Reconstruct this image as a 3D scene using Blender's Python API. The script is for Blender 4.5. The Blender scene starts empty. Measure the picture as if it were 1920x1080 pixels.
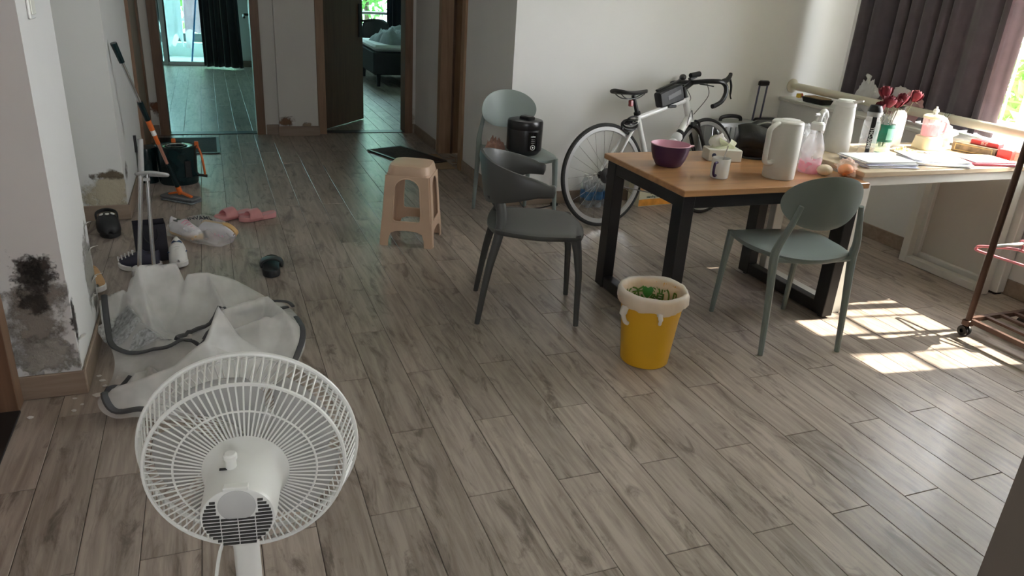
import bpy, math, random
from mathutils import Vector, Matrix, noise
from mathutils.geometry import tessellate_polygon
random.seed(7)
rad = math.radians
sc = bpy.context.scene
COL = sc.collection

# ------------------------------------------------------------------ camera
CAM_H = 1.46
YAW, PITCH, ROLL = 0.392516739, 0.391204115, 0.0670207804
FPX = 1390.96
cam_d = bpy.data.cameras.new('camera')
cam_d.sensor_fit = 'HORIZONTAL'
cam_d.sensor_width = 36.0
cam_d.lens = FPX / 1920.0 * 36.0
cam_d.clip_start = 0.02
cam = bpy.data.objects.new('camera', cam_d)
COL.objects.link(cam)
_f = Vector((math.sin(YAW) * math.cos(PITCH), math.cos(YAW) * math.cos(PITCH), -math.sin(PITCH)))
_r = Vector((math.cos(YAW), -math.sin(YAW), 0))
_u = _r.cross(_f)
_rt = math.cos(ROLL) * _r + math.sin(ROLL) * _u
_up = -math.sin(ROLL) * _r + math.cos(ROLL) * _u
cam.matrix_world = Matrix(((_rt.x, _up.x, -_f.x, 0), (_rt.y, _up.y, -_f.y, 0),
                           (_rt.z, _up.z, -_f.z, CAM_H), (0, 0, 0, 1)))
sc.camera = cam

# ------------------------------------------------------------------ sky, sun, exposure
world = bpy.data.worlds.new('sky')
sc.world = world
world.use_nodes = True
wn = world.node_tree.nodes
wl = world.node_tree.links
bg = wn['Background']
bg.inputs['Color'].default_value = (0.95, 0.955, 1.0, 1)
bg.inputs['Strength'].default_value = 6.0
sun_d = bpy.data.lights.new('sun', 'SUN')
sun_d.energy = 7.0
sun_d.angle = rad(0.6)
sun_d.color = (1.0, 0.89, 0.72)
sun = bpy.data.objects.new('sun', sun_d)
COL.objects.link(sun)
sun.location = (9, 1, 8)
sun.rotation_euler = Vector((-1.0, 0.14, -1.06)).to_track_quat('-Z', 'Y').to_euler()


def portal(name, loc, direction, sx, sy):
    d = bpy.data.lights.new(name, 'AREA')
    d.shape = 'RECTANGLE'
    d.size, d.size_y = sx, sy
    d.cycles.is_portal = True
    o = bpy.data.objects.new(name, d)
    COL.objects.link(o)
    o.location = loc
    o.rotation_euler = Vector(direction).to_track_quat('-Z', 'Y').to_euler()


portal('window_portal', (4.93, 2.55, 1.67), (-1, 0, 0), 3.7, 1.85)
portal('balcony_portal', (-0.5, 12.7, 1.2), (0, -1, 0), 2.0, 2.4)
portal('fill_opening_portal', (0.3, -2.05, 1.8), (0, 1, 0), 0.9, 0.5)  # samples sky through the opening added behind the camera
portal('bedroom_portal', (2.85, 12.7, 1.5), (0, -1, 0), 1.6, 1.9)

vs = sc.view_settings
vs.view_transform = 'Standard'
vs.look = 'None'
vs.exposure = 2.06
vs.gamma = 1.0
vs.use_curve_mapping = False
sc.cycles.max_bounces = 12
sc.cycles.diffuse_bounces = 8
sc.cycles.glossy_bounces = 4
sc.cycles.transmission_bounces = 6
sc.cycles.transparent_max_bounces = 24
sc.cycles.caustics_reflective = False
sc.cycles.caustics_refractive = False
sc.cycles.sample_clamp_indirect = 6.0

# ------------------------------------------------------------------ materials
MATS = {}


def _nodes(m):
    m.use_nodes = True
    nt = m.node_tree
    return nt, nt.nodes, nt.links, nt.nodes['Principled BSDF']


def mat(name, col, rough=0.5, metal=0.0, var=0.10, scale=9.0, bump=0.0, alpha=1.0, coat=0.0,
        sheen=0.0, stretch=None, spec=0.5, trans=0.0, subsurf=0.0):
    if name in MATS:
        return MATS[name]
    m = bpy.data.materials.new(name)
    nt, n, l, b = _nodes(m)
    tc = n.new('ShaderNodeTexCoord')
    nz = n.new('ShaderNodeTexNoise')
    nz.inputs['Scale'].default_value = scale
    nz.inputs['Detail'].default_value = 4
    if stretch:
        mp = n.new('ShaderNodeMapping')
        mp.inputs['Scale'].default_value = stretch
        l.new(tc.outputs['Object'], mp.inputs['Vector'])
        l.new(mp.outputs['Vector'], nz.inputs['Vector'])
    else:
        l.new(tc.outputs['Object'], nz.inputs['Vector'])
    rp = n.new('ShaderNodeValToRGB')
    rp.color_ramp.elements[0].position = 0.3
    rp.color_ramp.elements[1].position = 0.7
    lo = [max(0, c * (1 - var)) for c in col]
    hi = [min(1, c * (1 + var)) for c in col]
    rp.color_ramp.elements[0].color = (*lo, 1)
    rp.color_ramp.elements[1].color = (*hi, 1)
    l.new(nz.outputs['Fac'], rp.inputs['Fac'])
    l.new(rp.outputs['Color'], b.inputs['Base Color'])
    b.inputs['Roughness'].default_value = rough
    b.inputs['Metallic'].default_value = metal
    b.inputs['Alpha'].default_value = alpha
    b.inputs['Coat Weight'].default_value = coat
    b.inputs['Sheen Weight'].default_value = sheen
    b.inputs['Specular IOR Level'].default_value = spec
    b.inputs['Transmission Weight'].default_value = trans
    if bump:
        bp = n.new('ShaderNodeBump')
        bp.inputs['Strength'].default_value = bump
        bp.inputs['Distance'].default_value = 0.01
        l.new(nz.outputs['Fac'], bp.inputs['Height'])
        l.new(bp.outputs['Normal'], b.inputs['Normal'])
    MATS[name] = m
    return m


def film(name, col, alpha, rough=0.25, translucent=0.5):
    """thin plastic film or net cloth: lets some light straight through, scatters the rest"""
    if name in MATS:
        return MATS[name]
    m = bpy.data.materials.new(name)
    nt, n, l, b = _nodes(m)
    b.inputs['Base Color'].default_value = (*col, 1)
    b.inputs['Roughness'].default_value = rough
    tl = n.new('ShaderNodeBsdfTranslucent')
    tl.inputs['Color'].default_value = (*col, 1)
    mx = n.new('ShaderNodeMixShader')
    mx.inputs['Fac'].default_value = translucent
    l.new(b.outputs[0], mx.inputs[1])
    l.new(tl.outputs[0], mx.inputs[2])
    tr = n.new('ShaderNodeBsdfTransparent')
    m2 = n.new('ShaderNodeMixShader')
    nz = n.new('ShaderNodeTexNoise')
    nz.inputs['Scale'].default_value = 7
    nz.inputs['Detail'].default_value = 3
    tc = n.new('ShaderNodeTexCoord')
    l.new(tc.outputs['Object'], nz.inputs['Vector'])
    mr = n.new('ShaderNodeMapRange')
    mr.inputs['To Min'].default_value = max(0, alpha - 0.12)
    mr.inputs['To Max'].default_value = min(1, alpha + 0.12)
    mr.inputs['From Min'].default_value = 0.3
    mr.inputs['From Max'].default_value = 0.7
    l.new(nz.outputs['Fac'], mr.inputs['Value'])
    l.new(mr.outputs[0], m2.inputs['Fac'])
    l.new(tr.outputs[0], m2.inputs[1])
    l.new(mx.outputs[0], m2.inputs[2])
    l.new(m2.outputs[0], n['Material Output'].inputs['Surface'])
    MATS[name] = m
    return m


def pane_glass(name, tint, gloss=0.06):
    if name in MATS:
        return MATS[name]
    m = bpy.data.materials.new(name)
    nt, n, l, b = _nodes(m)
    tr = n.new('ShaderNodeBsdfTransparent')
    tr.inputs['Color'].default_value = (*tint, 1)
    gl = n.new('ShaderNodeBsdfGlossy')
    gl.inputs['Roughness'].default_value = 0.03
    mx = n.new('ShaderNodeMixShader')
    mx.inputs['Fac'].default_value = gloss
    l.new(tr.outputs[0], mx.inputs[1])
    l.new(gl.outputs[0], mx.inputs[2])
    l.new(mx.outputs[0], n['Material Output'].inputs['Surface'])
    MATS[name] = m
    return m


def plaster(name, col, stains=()):
    """painted wall; stains = (centre, radii, colour, noise scale, threshold) mould and damp patches"""
    m = bpy.data.materials.new(name)
    nt, n, l, b = _nodes(m)
    tc = n.new('ShaderNodeTexCoord')
    nz = n.new('ShaderNodeTexNoise')
    nz.inputs['Scale'].default_value = 1.6
    nz.inputs['Detail'].default_value = 5
    l.new(tc.outputs['Object'], nz.inputs['Vector'])
    rp = n.new('ShaderNodeValToRGB')
    rp.color_ramp.elements[0].position = 0.3
    rp.color_ramp.elements[1].position = 0.75
    rp.color_ramp.elements[0].color = (*[c * 0.94 for c in col], 1)
    rp.color_ramp.elements[1].color = (*col, 1)
    l.new(nz.outputs['Fac'], rp.inputs['Fac'])
    cur = rp.outputs['Color']
    hsum = None
    for (c, r, sc_col, ns, th) in stains:
        sub = n.new('ShaderNodeVectorMath')
        sub.operation = 'SUBTRACT'
        l.new(tc.outputs['Object'], sub.inputs[0])
        sub.inputs[1].default_value = c
        dv = n.new('ShaderNodeVectorMath')
        dv.operation = 'DIVIDE'
        l.new(sub.outputs[0], dv.inputs[0])
        dv.inputs[1].default_value = r
        ln = n.new('ShaderNodeVectorMath')
        ln.operation = 'LENGTH'
        l.new(dv.outputs[0], ln.inputs[0])
        n2 = n.new('ShaderNodeTexNoise')
        n2.inputs['Scale'].default_value = ns
        n2.inputs['Detail'].default_value = 8
        n2.inputs['Roughness'].default_value = 0.72
        l.new(tc.outputs['Object'], n2.inputs['Vector'])
        # fac = smooth( noise*1.0 + (1 - dist)*0.6 - threshold )
        ma = n.new('ShaderNodeMath')
        ma.operation = 'MULTIPLY_ADD'
        l.new(ln.outputs['Value'], ma.inputs[0])
        ma.inputs[1].default_value = -0.55
        l.new(n2.outputs['Fac'], ma.inputs[2])
        mr = n.new('ShaderNodeMapRange')
        mr.interpolation_type = 'SMOOTHSTEP'
        mr.inputs['From Min'].default_value = th
        mr.inputs['From Max'].default_value = th + 0.16
        l.new(ma.outputs[0], mr.inputs['Value'])
        mx = n.new('ShaderNodeMix')
        mx.data_type = 'RGBA'
        l.new(mr.outputs[0], mx.inputs['Factor'])
        l.new(cur, mx.inputs['A'])
        mx.inputs['B'].default_value = (*sc_col, 1)
        cur = mx.outputs['Result']
        ad = n.new('ShaderNodeMath')
        ad.operation = 'MULTIPLY'
        l.new(mr.outputs[0], ad.inputs[0])
        l.new(n2.outputs['Fac'], ad.inputs[1])
        if hsum is None:
            hsum = ad.outputs[0]
        else:
            s2 = n.new('ShaderNodeMath')
            l.new(hsum, s2.inputs[0])
            l.new(ad.outputs[0], s2.inputs[1])
            hsum = s2.outputs[0]
    l.new(cur, b.inputs['Base Color'])
    b.inputs['Roughness'].default_value = 0.75
    b.inputs['Specular IOR Level'].default_value = 0.25
    if hsum is not None:
        bp = n.new('ShaderNodeBump')
        bp.inputs['Strength'].default_value = 0.8
        bp.inputs['Distance'].default_value = 0.02
        l.new(hsum, bp.inputs['Height'])
        l.new(bp.outputs['Normal'], b.inputs['Normal'])
    return m


def wood_mat(name, c0, c1, axis='x', rough=0.35, scale=3.0, contrast=(0.3, 0.7), coat=0.0, perobj=False, knots=False):
    if name in MATS:
        return MATS[name]
    m = bpy.data.materials.new(name)
    nt, n, l, b = _nodes(m)
    tc = n.new('ShaderNodeTexCoord')
    vec = tc.outputs['Object']
    if perobj:
        oi = n.new('ShaderNodeObjectInfo')
        mu = n.new('ShaderNodeMath')
        mu.operation = 'MULTIPLY'
        mu.inputs[1].default_value = 57.0
        l.new(oi.outputs['Random'], mu.inputs[0])
        cb = n.new('ShaderNodeCombineXYZ')
        l.new(mu.outputs[0], cb.inputs['X'])
        l.new(mu.outputs[0], cb.inputs['Z'])
        ad = n.new('ShaderNodeVectorMath')
        l.new(vec, ad.inputs[0])
        l.new(cb.outputs[0], ad.inputs[1])
        vec = ad.outputs[0]
    mp = n.new('ShaderNodeMapping')
    s = {'x': (0.12, 1.6, 1.6), 'y': (1.6, 0.12, 1.6), 'z': (1.6, 1.6, 0.12)}[axis]
    mp.inputs['Scale'].default_value = s
    l.new(vec, mp.inputs['Vector'])
    nz = n.new('ShaderNodeTexNoise')
    nz.inputs['Scale'].default_value = scale * 6
    nz.inputs['Detail'].default_value = 7
    nz.inputs['Roughness'].default_value = 0.62
    nz.inputs['Distortion'].default_value = 0.5
    l.new(mp.outputs[0], nz.inputs['Vector'])
    rp = n.new('ShaderNodeValToRGB')
    rp.color_ramp.elements[0].position = contrast[0]
    rp.color_ramp.elements[1].position = contrast[1]
    rp.color_ramp.elements[0].color = (*c0, 1)
    rp.color_ramp.elements[1].color = (*c1, 1)
    l.new(nz.outputs['Fac'], rp.inputs['Fac'])
    cur = rp.outputs['Color']
    if knots:
        # darker streaked patches and knots printed on the tile
        n2 = n.new('ShaderNodeTexNoise')
        n2.inputs['Scale'].default_value = 6.5
        n2.inputs['Detail'].default_value = 6
        n2.inputs['Roughness'].default_value = 0.68
        n2.inputs['Distortion'].default_value = 0.8
        mp2 = n.new('ShaderNodeMapping')
        mp2.inputs['Scale'].default_value = (2.4, 0.60, 1)
        l.new(vec, mp2.inputs['Vector'])
        l.new(mp2.outputs[0], n2.inputs['Vector'])
        r2 = n.new('ShaderNodeMapRange')
        r2.interpolation_type = 'SMOOTHSTEP'
        r2.inputs['From Min'].default_value = 0.50
        r2.inputs['From Max'].default_value = 0.70
        r2.inputs['To Max'].default_value = 0.80
        l.new(n2.outputs['Fac'], r2.inputs['Value'])
        mx = n.new('ShaderNodeMix')
        mx.data_type = 'RGBA'
        l.new(r2.outputs[0], mx.inputs['Factor'])
        l.new(cur, mx.inputs['A'])
        mx.inputs['B'].default_value = (c0[0] * 0.42, c0[1] * 0.40, c0[2] * 0.38, 1)
        cur = mx.outputs['Result']
        # plank to plank tone
        hs = n.new('ShaderNodeHueSaturation')
        m3 = n.new('ShaderNodeMapRange')
        m3.inputs['To Min'].default_value = 0.88
        m3.inputs['To Max'].default_value = 1.10
        l.new(oi.outputs['Random'], m3.inputs['Value'])
        l.new(m3.outputs[0], hs.inputs['Value'])
        l.new(cur, hs.inputs['Color'])
        cur = hs.outputs['Color']
    l.new(cur, b.inputs['Base Color'])
    mr = n.new('ShaderNodeMapRange')
    mr.inputs['To Min'].default_value = rough * 0.85
    mr.inputs['To Max'].default_value = rough * 1.2
    l.new(nz.outputs['Fac'], mr.inputs['Value'])
    l.new(mr.outputs[0], b.inputs['Roughness'])
    b.inputs['Coat Weight'].default_value = coat
    bp = n.new('ShaderNodeBump')
    bp.inputs['Strength'].default_value = 0.12
    bp.inputs['Distance'].default_value = 0.003
    l.new(nz.outputs['Fac'], bp.inputs['Height'])
    l.new(bp.outputs['Normal'], b.inputs['Normal'])
    MATS[name] = m
    return m


def cloth_mat(name, col, translucent=0.3, rough=0.9, var=0.12):
    if name in MATS:
        return MATS[name]
    m = mat(name, col, rough, var=var, scale=14, sheen=0.3, spec=0.2)
    nt = m.node_tree
    n, l = nt.nodes, nt.links
    b = n['Principled BSDF']
    tl = n.new('ShaderNodeBsdfTranslucent')
    tl.inputs['Color'].default_value = (*[min(1, c * 1.6) for c in col], 1)
    mx = n.new('ShaderNodeMixShader')
    mx.inputs['Fac'].default_value = translucent
    l.new(b.outputs[0], mx.inputs[1])
    l.new(tl.outputs[0], mx.inputs[2])
    l.new(mx.outputs[0], n['Material Output'].inputs['Surface'])
    return m


# ------------------------------------------------------------------ mesh builder
class MB:
    def __init__(self):
        self.v, self.f = [], []

    def add(self, vs_, fs_, M=None):
        o = len(self.v)
        if M is not None:
            vs_ = [M @ Vector(p) for p in vs_]
        self.v += [tuple(p) for p in vs_]
        self.f += [tuple(i + o for i in q) for q in fs_]
        return self

    def box(self, x0, x1, y0, y1, z0, z1, M=None):
        return self.add([(x0, y0, z0), (x1, y0, z0), (x1, y1, z0), (x0, y1, z0), (x0, y0, z1), (x1, y0, z1), (x1, y1, z1), (x0, y1, z1)],
                        [(0, 3, 2, 1), (4, 5, 6, 7), (0, 1, 5, 4), (1, 2, 6, 5), (2, 3, 7, 6), (3, 0, 4, 7)], M)

    def cham(self, x0, x1, y0, y1, z0, z1, c=0.004, M=None):
        """box with chamfered edges, as a loft of rounded rectangles"""
        def ring(i, z):
            x, X, y, Y = x0 + i, x1 - i, y0 + i, y1 - i
            return [(x + c, y, z), (X - c, y, z), (X, y + c, z), (X, Y - c, z), (X - c, Y, z), (x + c, Y, z), (x, Y - c, z), (x, y + c, z)]
        return self.loft([ring(c, z0), ring(0, z0 + c), ring(0, z1 - c), ring(c, z1)], M=M)

    def loft(self, rings, closed=True, caps=True, M=None):
        n = len(rings[0])
        vs_ = [p for r in rings for p in r]
        fs_ = []
        for i in range(len(rings) - 1):
            for j in range(n if closed else n - 1):
                a, b_ = i * n + j, i * n + (j + 1) % n
                fs_.append((a, b_, b_ + n, a + n))
        if caps and closed:
            fs_.append(tuple(range(n - 1, -1, -1)))
            o = (len(rings) - 1) * n
            fs_.append(tuple(range(o, o + n)))
        return self.add(vs_, fs_, M)

    def lathe(self, prof, n=24, M=None, a0=0.0, a1=None):
        full = a1 is None
        a1 = a0 + 2 * math.pi if full else a1
        k = n if full else n + 1
        rings = []
        for (r, z) in prof:
            rings.append([(max(r, 1e-5) * math.cos(a0 + (a1 - a0) * j / n), max(r, 1e-5) * math.sin(a0 + (a1 - a0) * j / n), z) for j in range(k)])
        return self.loft(rings, closed=full, caps=False, M=M)

    def tube(self, pts, r=0.01, n=8, closed=False, M=None, flat=1.0, caps=True):
        pts = [Vector(p) for p in pts]
        N = len(pts)
        rs = r if isinstance(r, (list, tuple)) else [r] * N
        T = []
        for i in range(N):
            if closed:
                t = pts[(i + 1) % N] - pts[i - 1]
            else:
                t = pts[min(i + 1, N - 1)] - pts[max(i - 1, 0)]
            T.append(t.normalized() if t.length > 1e-9 else Vector((0, 0, 1)))
        ref = Vector((0, 0, 1)) if abs(T[0].z) < 0.9 else Vector((1, 0, 0))
        u = (ref - ref.dot(T[0]) * T[0]).normalized()
        rings = []
        for i in range(N):
            u = u - u.dot(T[i]) * T[i]
            u = u.normalized() if u.length > 1e-6 else T[i].orthogonal().normalized()
            w = T[i].cross(u)
            rings.append([pts[i] + rs[i] * (math.cos(2 * math.pi * j / n) * u * flat + math.sin(2 * math.pi * j / n) * w) for j in range(n)])
        if closed:
            rings.append(rings[0])
        return self.loft(rings, caps=caps and not closed, M=M)

    def bar(self, p, q, w, h, M=None, up=(0, 0, 1)):
        """square bar from p to q"""
        p, q = Vector(p), Vector(q)
        t = (q - p).normalized()
        u = Vector(up)
        u = (u - u.dot(t) * t)
        u = u.normalized() if u.length > 1e-4 else t.orthogonal().normalized()
        s = t.cross(u)
        rings = [[c + a * s * w / 2 + b_ * u * h / 2 for a, b_ in ((-1, -1), (1, -1), (1, 1), (-1, 1))] for c in (p, q)]
        return self.loft(rings, M=M)

    def ell(self, c, r, nu=14, nv=9, M=None, squash=None):
        rings = []
        for i in range(nv + 1):
            th = math.pi * i / nv
            s, z = max(math.sin(th), 1e-4), -math.cos(th)
            rings.append([(c[0] + r[0] * s * math.cos(2 * math.pi * j / nu), c[1] + r[1] * s * math.sin(2 * math.pi * j / nu), c[2] + r[2] * z) for j in range(nu)])
        return self.loft(rings, caps=False, M=M)

    def plate(self, loops, t0, t1, M=None):
        """flat plate in local XY with holes; loops[0] outer, others holes; thickness t0..t1 along Z"""
        polys = [[Vector((p[0], p[1], 0)) for p in lp] for lp in loops]
        tris = tessellate_polygon(polys)
        flat = [p for lp in polys for p in lp]
        n = len(flat)
        vs_ = [(p.x, p.y, t0) for p in flat] + [(p.x, p.y, t1) for p in flat]
        fs_ = []
        for t in tris:
            a, b_, c = flat[t[0]], flat[t[1]], flat[t[2]]
            ccw = (b_ - a).cross(c - a).z > 0
            tt = t if ccw else (t[0], t[2], t[1])
            fs_.append(tuple(i + n for i in tt))
            fs_.append((tt[0], tt[2], tt[1]))
        o = 0
        for lp in polys:
            k = len(lp)
            for i in range(k):
                a, b_ = o + i, o + (i + 1) % k
                fs_.append((a, b_, b_ + n, a + n))
            o += k
        return self.add(vs_, fs_, M)

    def sheet(self, fn, nu, nv, M=None):
        vs_ = [fn(i / nu, j / nv) for j in range(nv + 1) for i in range(nu + 1)]
        w = nu + 1
        return self.add(vs_, [(j * w + i, j * w + i + 1, (j + 1) * w + i + 1, (j + 1) * w + i) for j in range(nv) for i in range(nu)], M)

    def mesh(self, name, m=None, smooth=35):
        me = bpy.data.meshes.new(name)
        me.from_pydata(self.v, [], self.f)
        if m:
            me.materials.append(m)
        if smooth:
            me.shade_smooth()
            me.set_sharp_from_angle(angle=rad(smooth))
        me.update()
        return me

    def build(self, name, m, parent=None, smooth=35, solid=0.0, bevel=0.0, subsurf=0):
        o = bpy.data.objects.new(name, self.mesh(name, m, smooth))
        COL.objects.link(o)
        if parent is not None:
            o.parent = parent
        if subsurf:
            md = o.modifiers.new('s', 'SUBSURF')
            md.levels = md.render_levels = subsurf
        if solid:
            md = o.modifiers.new('t', 'SOLIDIFY')
            md.thickness = solid
            md.offset = 0
        if bevel:
            md = o.modifiers.new('b', 'BEVEL')
            md.width = bevel
            md.segments = 2
            md.limit_method = 'ANGLE'
        return o


def tag(o, label=None, cat=None, group=None, kind=None):
    for k, v in (('label', label), ('category', cat), ('group', group), ('kind', kind)):
        if v:
            o[k] = v
    return o


def thing(name, label, cat, loc=(0, 0, 0), rz=0.0, group=None, rot=None):
    o = bpy.data.objects.new(name, None)
    o.empty_display_size = 0.05
    COL.objects.link(o)
    o.location = loc
    o.rotation_euler = rot if rot else (0, 0, rz)
    return tag(o, label, cat, group)


def struct(name, mb, m, parent=None, smooth=0, bevel=0.0):
    o = mb.build(name, m, parent, smooth=smooth, bevel=bevel)
    if parent is None:
        o['kind'] = 'structure'
    return o


def copy_tree(o, parent=None):
    c = o.copy()
    COL.objects.link(c)
    c.parent = parent
    for ch in list(o.children):
        copy_tree(ch, c)
    return c


def RM(ax, deg):
    return Matrix.Rotation(rad(deg), 4, ax)


def TM(x, y, z):
    return Matrix.Translation((x, y, z))


def smooth_path(pts, k=6, closed=False):
    """Catmull-Rom through pts"""
    P = [Vector(p) for p in pts]
    n = len(P)
    out = []
    for i in range(n if closed else n - 1):
        if closed:
            a, b_, c, d = P[i - 1], P[i], P[(i + 1) % n], P[(i + 2) % n]
        else:
            a, b_, c, d = P[max(i - 1, 0)], P[i], P[i + 1], P[min(i + 2, n - 1)]
        for j in range(k):
            t = j / k
            out.append(0.5 * ((2 * b_) + (c - a) * t + (2 * a - 5 * b_ + 4 * c - d) * t * t + (3 * b_ - a - 3 * c + d) * t ** 3))
    if not closed:
        out.append(P[-1])
    return out


def rrect(w, d, r, z, n=5, cx=0.0, cy=0.0):
    """rounded rectangle ring"""
    out = []
    for (sx, sy, a) in ((1, 1, 0), (-1, 1, 90), (-1, -1, 180), (1, -1, 270)):
        for j in range(n + 1):
            t = rad(a + 90 * j / n)
            out.append((cx + sx * (w / 2 - r) + r * math.cos(t), cy + sy * (d / 2 - r) + r * math.sin(t), z))
    return out


def text_mesh(body, size, extrude=0.0005):
    """mesh data (verts, faces) of a line of lettering lying in XY, centred"""
    cu = bpy.data.curves.new('txt', 'FONT')
    cu.body = body
    cu.size = size
    cu.extrude = extrude
    cu.offset = size * 0.018
    cu.align_x = 'CENTER'
    cu.align_y = 'CENTER'
    ob = bpy.data.objects.new('txt', cu)
    COL.objects.link(ob)
    dg = bpy.context.evaluated_depsgraph_get()
    dg.update()
    me = ob.evaluated_get(dg).to_mesh()
    vs_ = [v.co.copy() for v in me.vertices]
    fs_ = [tuple(p.vertices) for p in me.polygons]
    ob.evaluated_get(dg).to_mesh_clear()
    bpy.data.objects.remove(ob)
    bpy.data.curves.remove(cu)
    return vs_, fs_


def fbm(x, y, z=0.0, o=4):
    return noise.fractal(Vector((x, y, z)), 1.0, 2.0, o)

# ================================================================== THE SETTING
H_CEIL = 2.7
HALL_L, BACK_Y, HALL_R, BIKE_Y, WIN_X = -0.53, 7.28, 1.85, 4.70, 4.08

M_WALL = plaster('wall_paint', (0.78, 0.775, 0.765))
M_PILLAR = plaster('mouldy_paint', (0.78, 0.78, 0.78), [
    ((-0.62, 2.69, 0.30), (0.20, 0.12, 0.34), (0.30, 0.27, 0.24), 9.0, 0.20),
    ((-0.61, 2.69, 0.46), (0.12, 0.10, 0.16), (0.085, 0.075, 0.068), 24.0, 0.20),
    ((-0.615, 2.69, 0.36), (0.12, 0.10, 0.10), (0.07, 0.06, 0.052), 14.0, 0.26),
    ((-0.61, 2.69, 0.47), (0.10, 0.10, 0.12), (0.03, 0.027, 0.025), 45.0, 0.28),
    ((-0.62, 2.69, 0.16), (0.20, 0.10, 0.13), (0.46, 0.44, 0.40), 30.0, 0.16),
    ((-0.517, 3.16, 0.28), (0.05, 0.17, 0.26), (0.40, 0.39, 0.36), 12.0, 0.12),
    ((-0.517, 2.72, 0.28), (0.03, 0.05, 0.12), (0.07, 0.06, 0.055), 18.0, 0.12)])
M_HALL = plaster('damp_paint', (0.75, 0.76, 0.745), [
    ((-0.62, 4.79, 0.16), (0.22, 0.08, 0.20), (0.50, 0.45, 0.34), 7.0, 0.16),
    ((-0.60, 4.79, 0.27), (0.17, 0.08, 0.055), (0.19, 0.15, 0.10), 16.0, 0.22),
    ((-0.53, 4.95, 0.26), (0.03, 0.16, 0.10), (0.22, 0.20, 0.18), 20.0, 0.24),
    ((-0.50, 7.28, 0.25), (0.10, 0.10, 0.10), (0.28, 0.13, 0.07), 11.0, 0.20)])
M_BACK = plaster('stained_paint', (0.76, 0.745, 0.72), [
    ((0.60, 7.19, 0.13), (0.16, 0.1, 0.10), (0.25, 0.15, 0.09), 14.0, 0.20),
    ((0.80, 7.19, 0.10), (0.10, 0.1, 0.05), (0.36, 0.28, 0.20), 18.0, 0.20),
    ((-0.47, 7.28, 0.24), (0.10, 0.10, 0.12), (0.25, 0.12, 0.07), 12.0, 0.20),
    ((1.80, 7.28, 0.12), (0.10, 0.10, 0.2), (0.50, 0.46, 0.40), 14.0, 0.22)])
M_CEIL = mat('ceiling_paint', (0.82, 0.82, 0.80), 0.8, var=0.02, scale=2)
M_BASE = wood_mat('baseboard_tile', (0.25, 0.185, 0.14), (0.36, 0.28, 0.22), 'x', 0.4)
M_TRIM = wood_mat('door_trim_wood', (0.15, 0.085, 0.05), (0.24, 0.145, 0.09), 'z', 0.45)
M_TRIM_L = wood_mat('light_door_trim_wood', (0.27, 0.16, 0.095), (0.40, 0.26, 0.165), 'z', 0.45)
M_DOOR = wood_mat('brown_door_wood', (0.11, 0.062, 0.038), (0.17, 0.10, 0.065), 'z', 0.45)
M_REDDOOR = wood_mat('red_door_wood', (0.13, 0.040, 0.020), (0.22, 0.08, 0.04), 'z', 0.4)
M_WHITE = mat('white_enamel', (0.80, 0.80, 0.78), 0.35, var=0.03)
M_BLACK = mat('black_plastic', (0.012, 0.012, 0.013), 0.4, var=0.2)
M_STEEL = mat('steel', (0.62, 0.62, 0.63), 0.25, metal=1.0, var=0.05)
M_GROUT = mat('grout', (0.10, 0.085, 0.072), 0.85, var=0.2, scale=30)
M_PLANK = wood_mat('wood_print_tile', (0.250, 0.202, 0.172), (0.435, 0.370, 0.325), 'y', 0.33, scale=4.2,
                   contrast=(0.32, 0.62), perobj=True, knots=True)

# ---- floor: grout bed with one object per plank tile
floor = struct('floor', MB().box(-2.4, 5.1, -2.0, 12.7, -0.12, -0.0022), M_GROUT)
PW, PL = 0.15065, 0.7965
X0, Y0, Y1 = 0.3217, 1.7410, 1.3430      # column edge, row edges of even / odd columns
g = 0.0011


def plank_mb(cx, cy, sx, sy):
    c = 0.0012
    def ring(i, z):
        return [(cx - sx / 2 + i, cy - sy / 2 + i, z), (cx + sx / 2 - i, cy - sy / 2 + i, z), (cx + sx / 2 - i, cy + sy / 2 - i, z), (cx - sx / 2 + i, cy + sy / 2 - i, z)]
    return [ring(0, -0.010), ring(0, -c), ring(c, 0.0)]


plank_me = MB().loft(plank_mb(0, 0, PW - 2 * g, PL - 2 * g)).mesh('plank', M_PLANK, smooth=0)
field = MB()
MI = cam.matrix_world.inverted()


def in_view(x, y, z=0.0, pad=0.12):
    p = MI @ Vector((x, y, z))
    if p.z > -0.2:
        return False
    u, v = FPX * p.x / -p.z / 960.0, FPX * p.y / -p.z / 540.0
    return abs(u) < 1 + pad and abs(v) < 1 + pad


def open_floor(x, y):
    if y < 2.62:
        return -0.72 < x < 4.08 and not (y < 0.7 and x > 1.4)
    if y < 3.25:
        return -0.54 < x < 4.08
    if y < 4.75:
        return -0.85 < x < 4.08
    if y < 7.3:
        return -0.56 < x < 1.98
    if x < 0.7:
        return x < 0.75 and -0.95 + (12.5 - y) * 0.06 < x < 0.65 and y < 12.5
    return 0.9 < x < 2.9 and y < 10.7 and x > 0.98 + (y - 7.3) * 0.28


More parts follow.
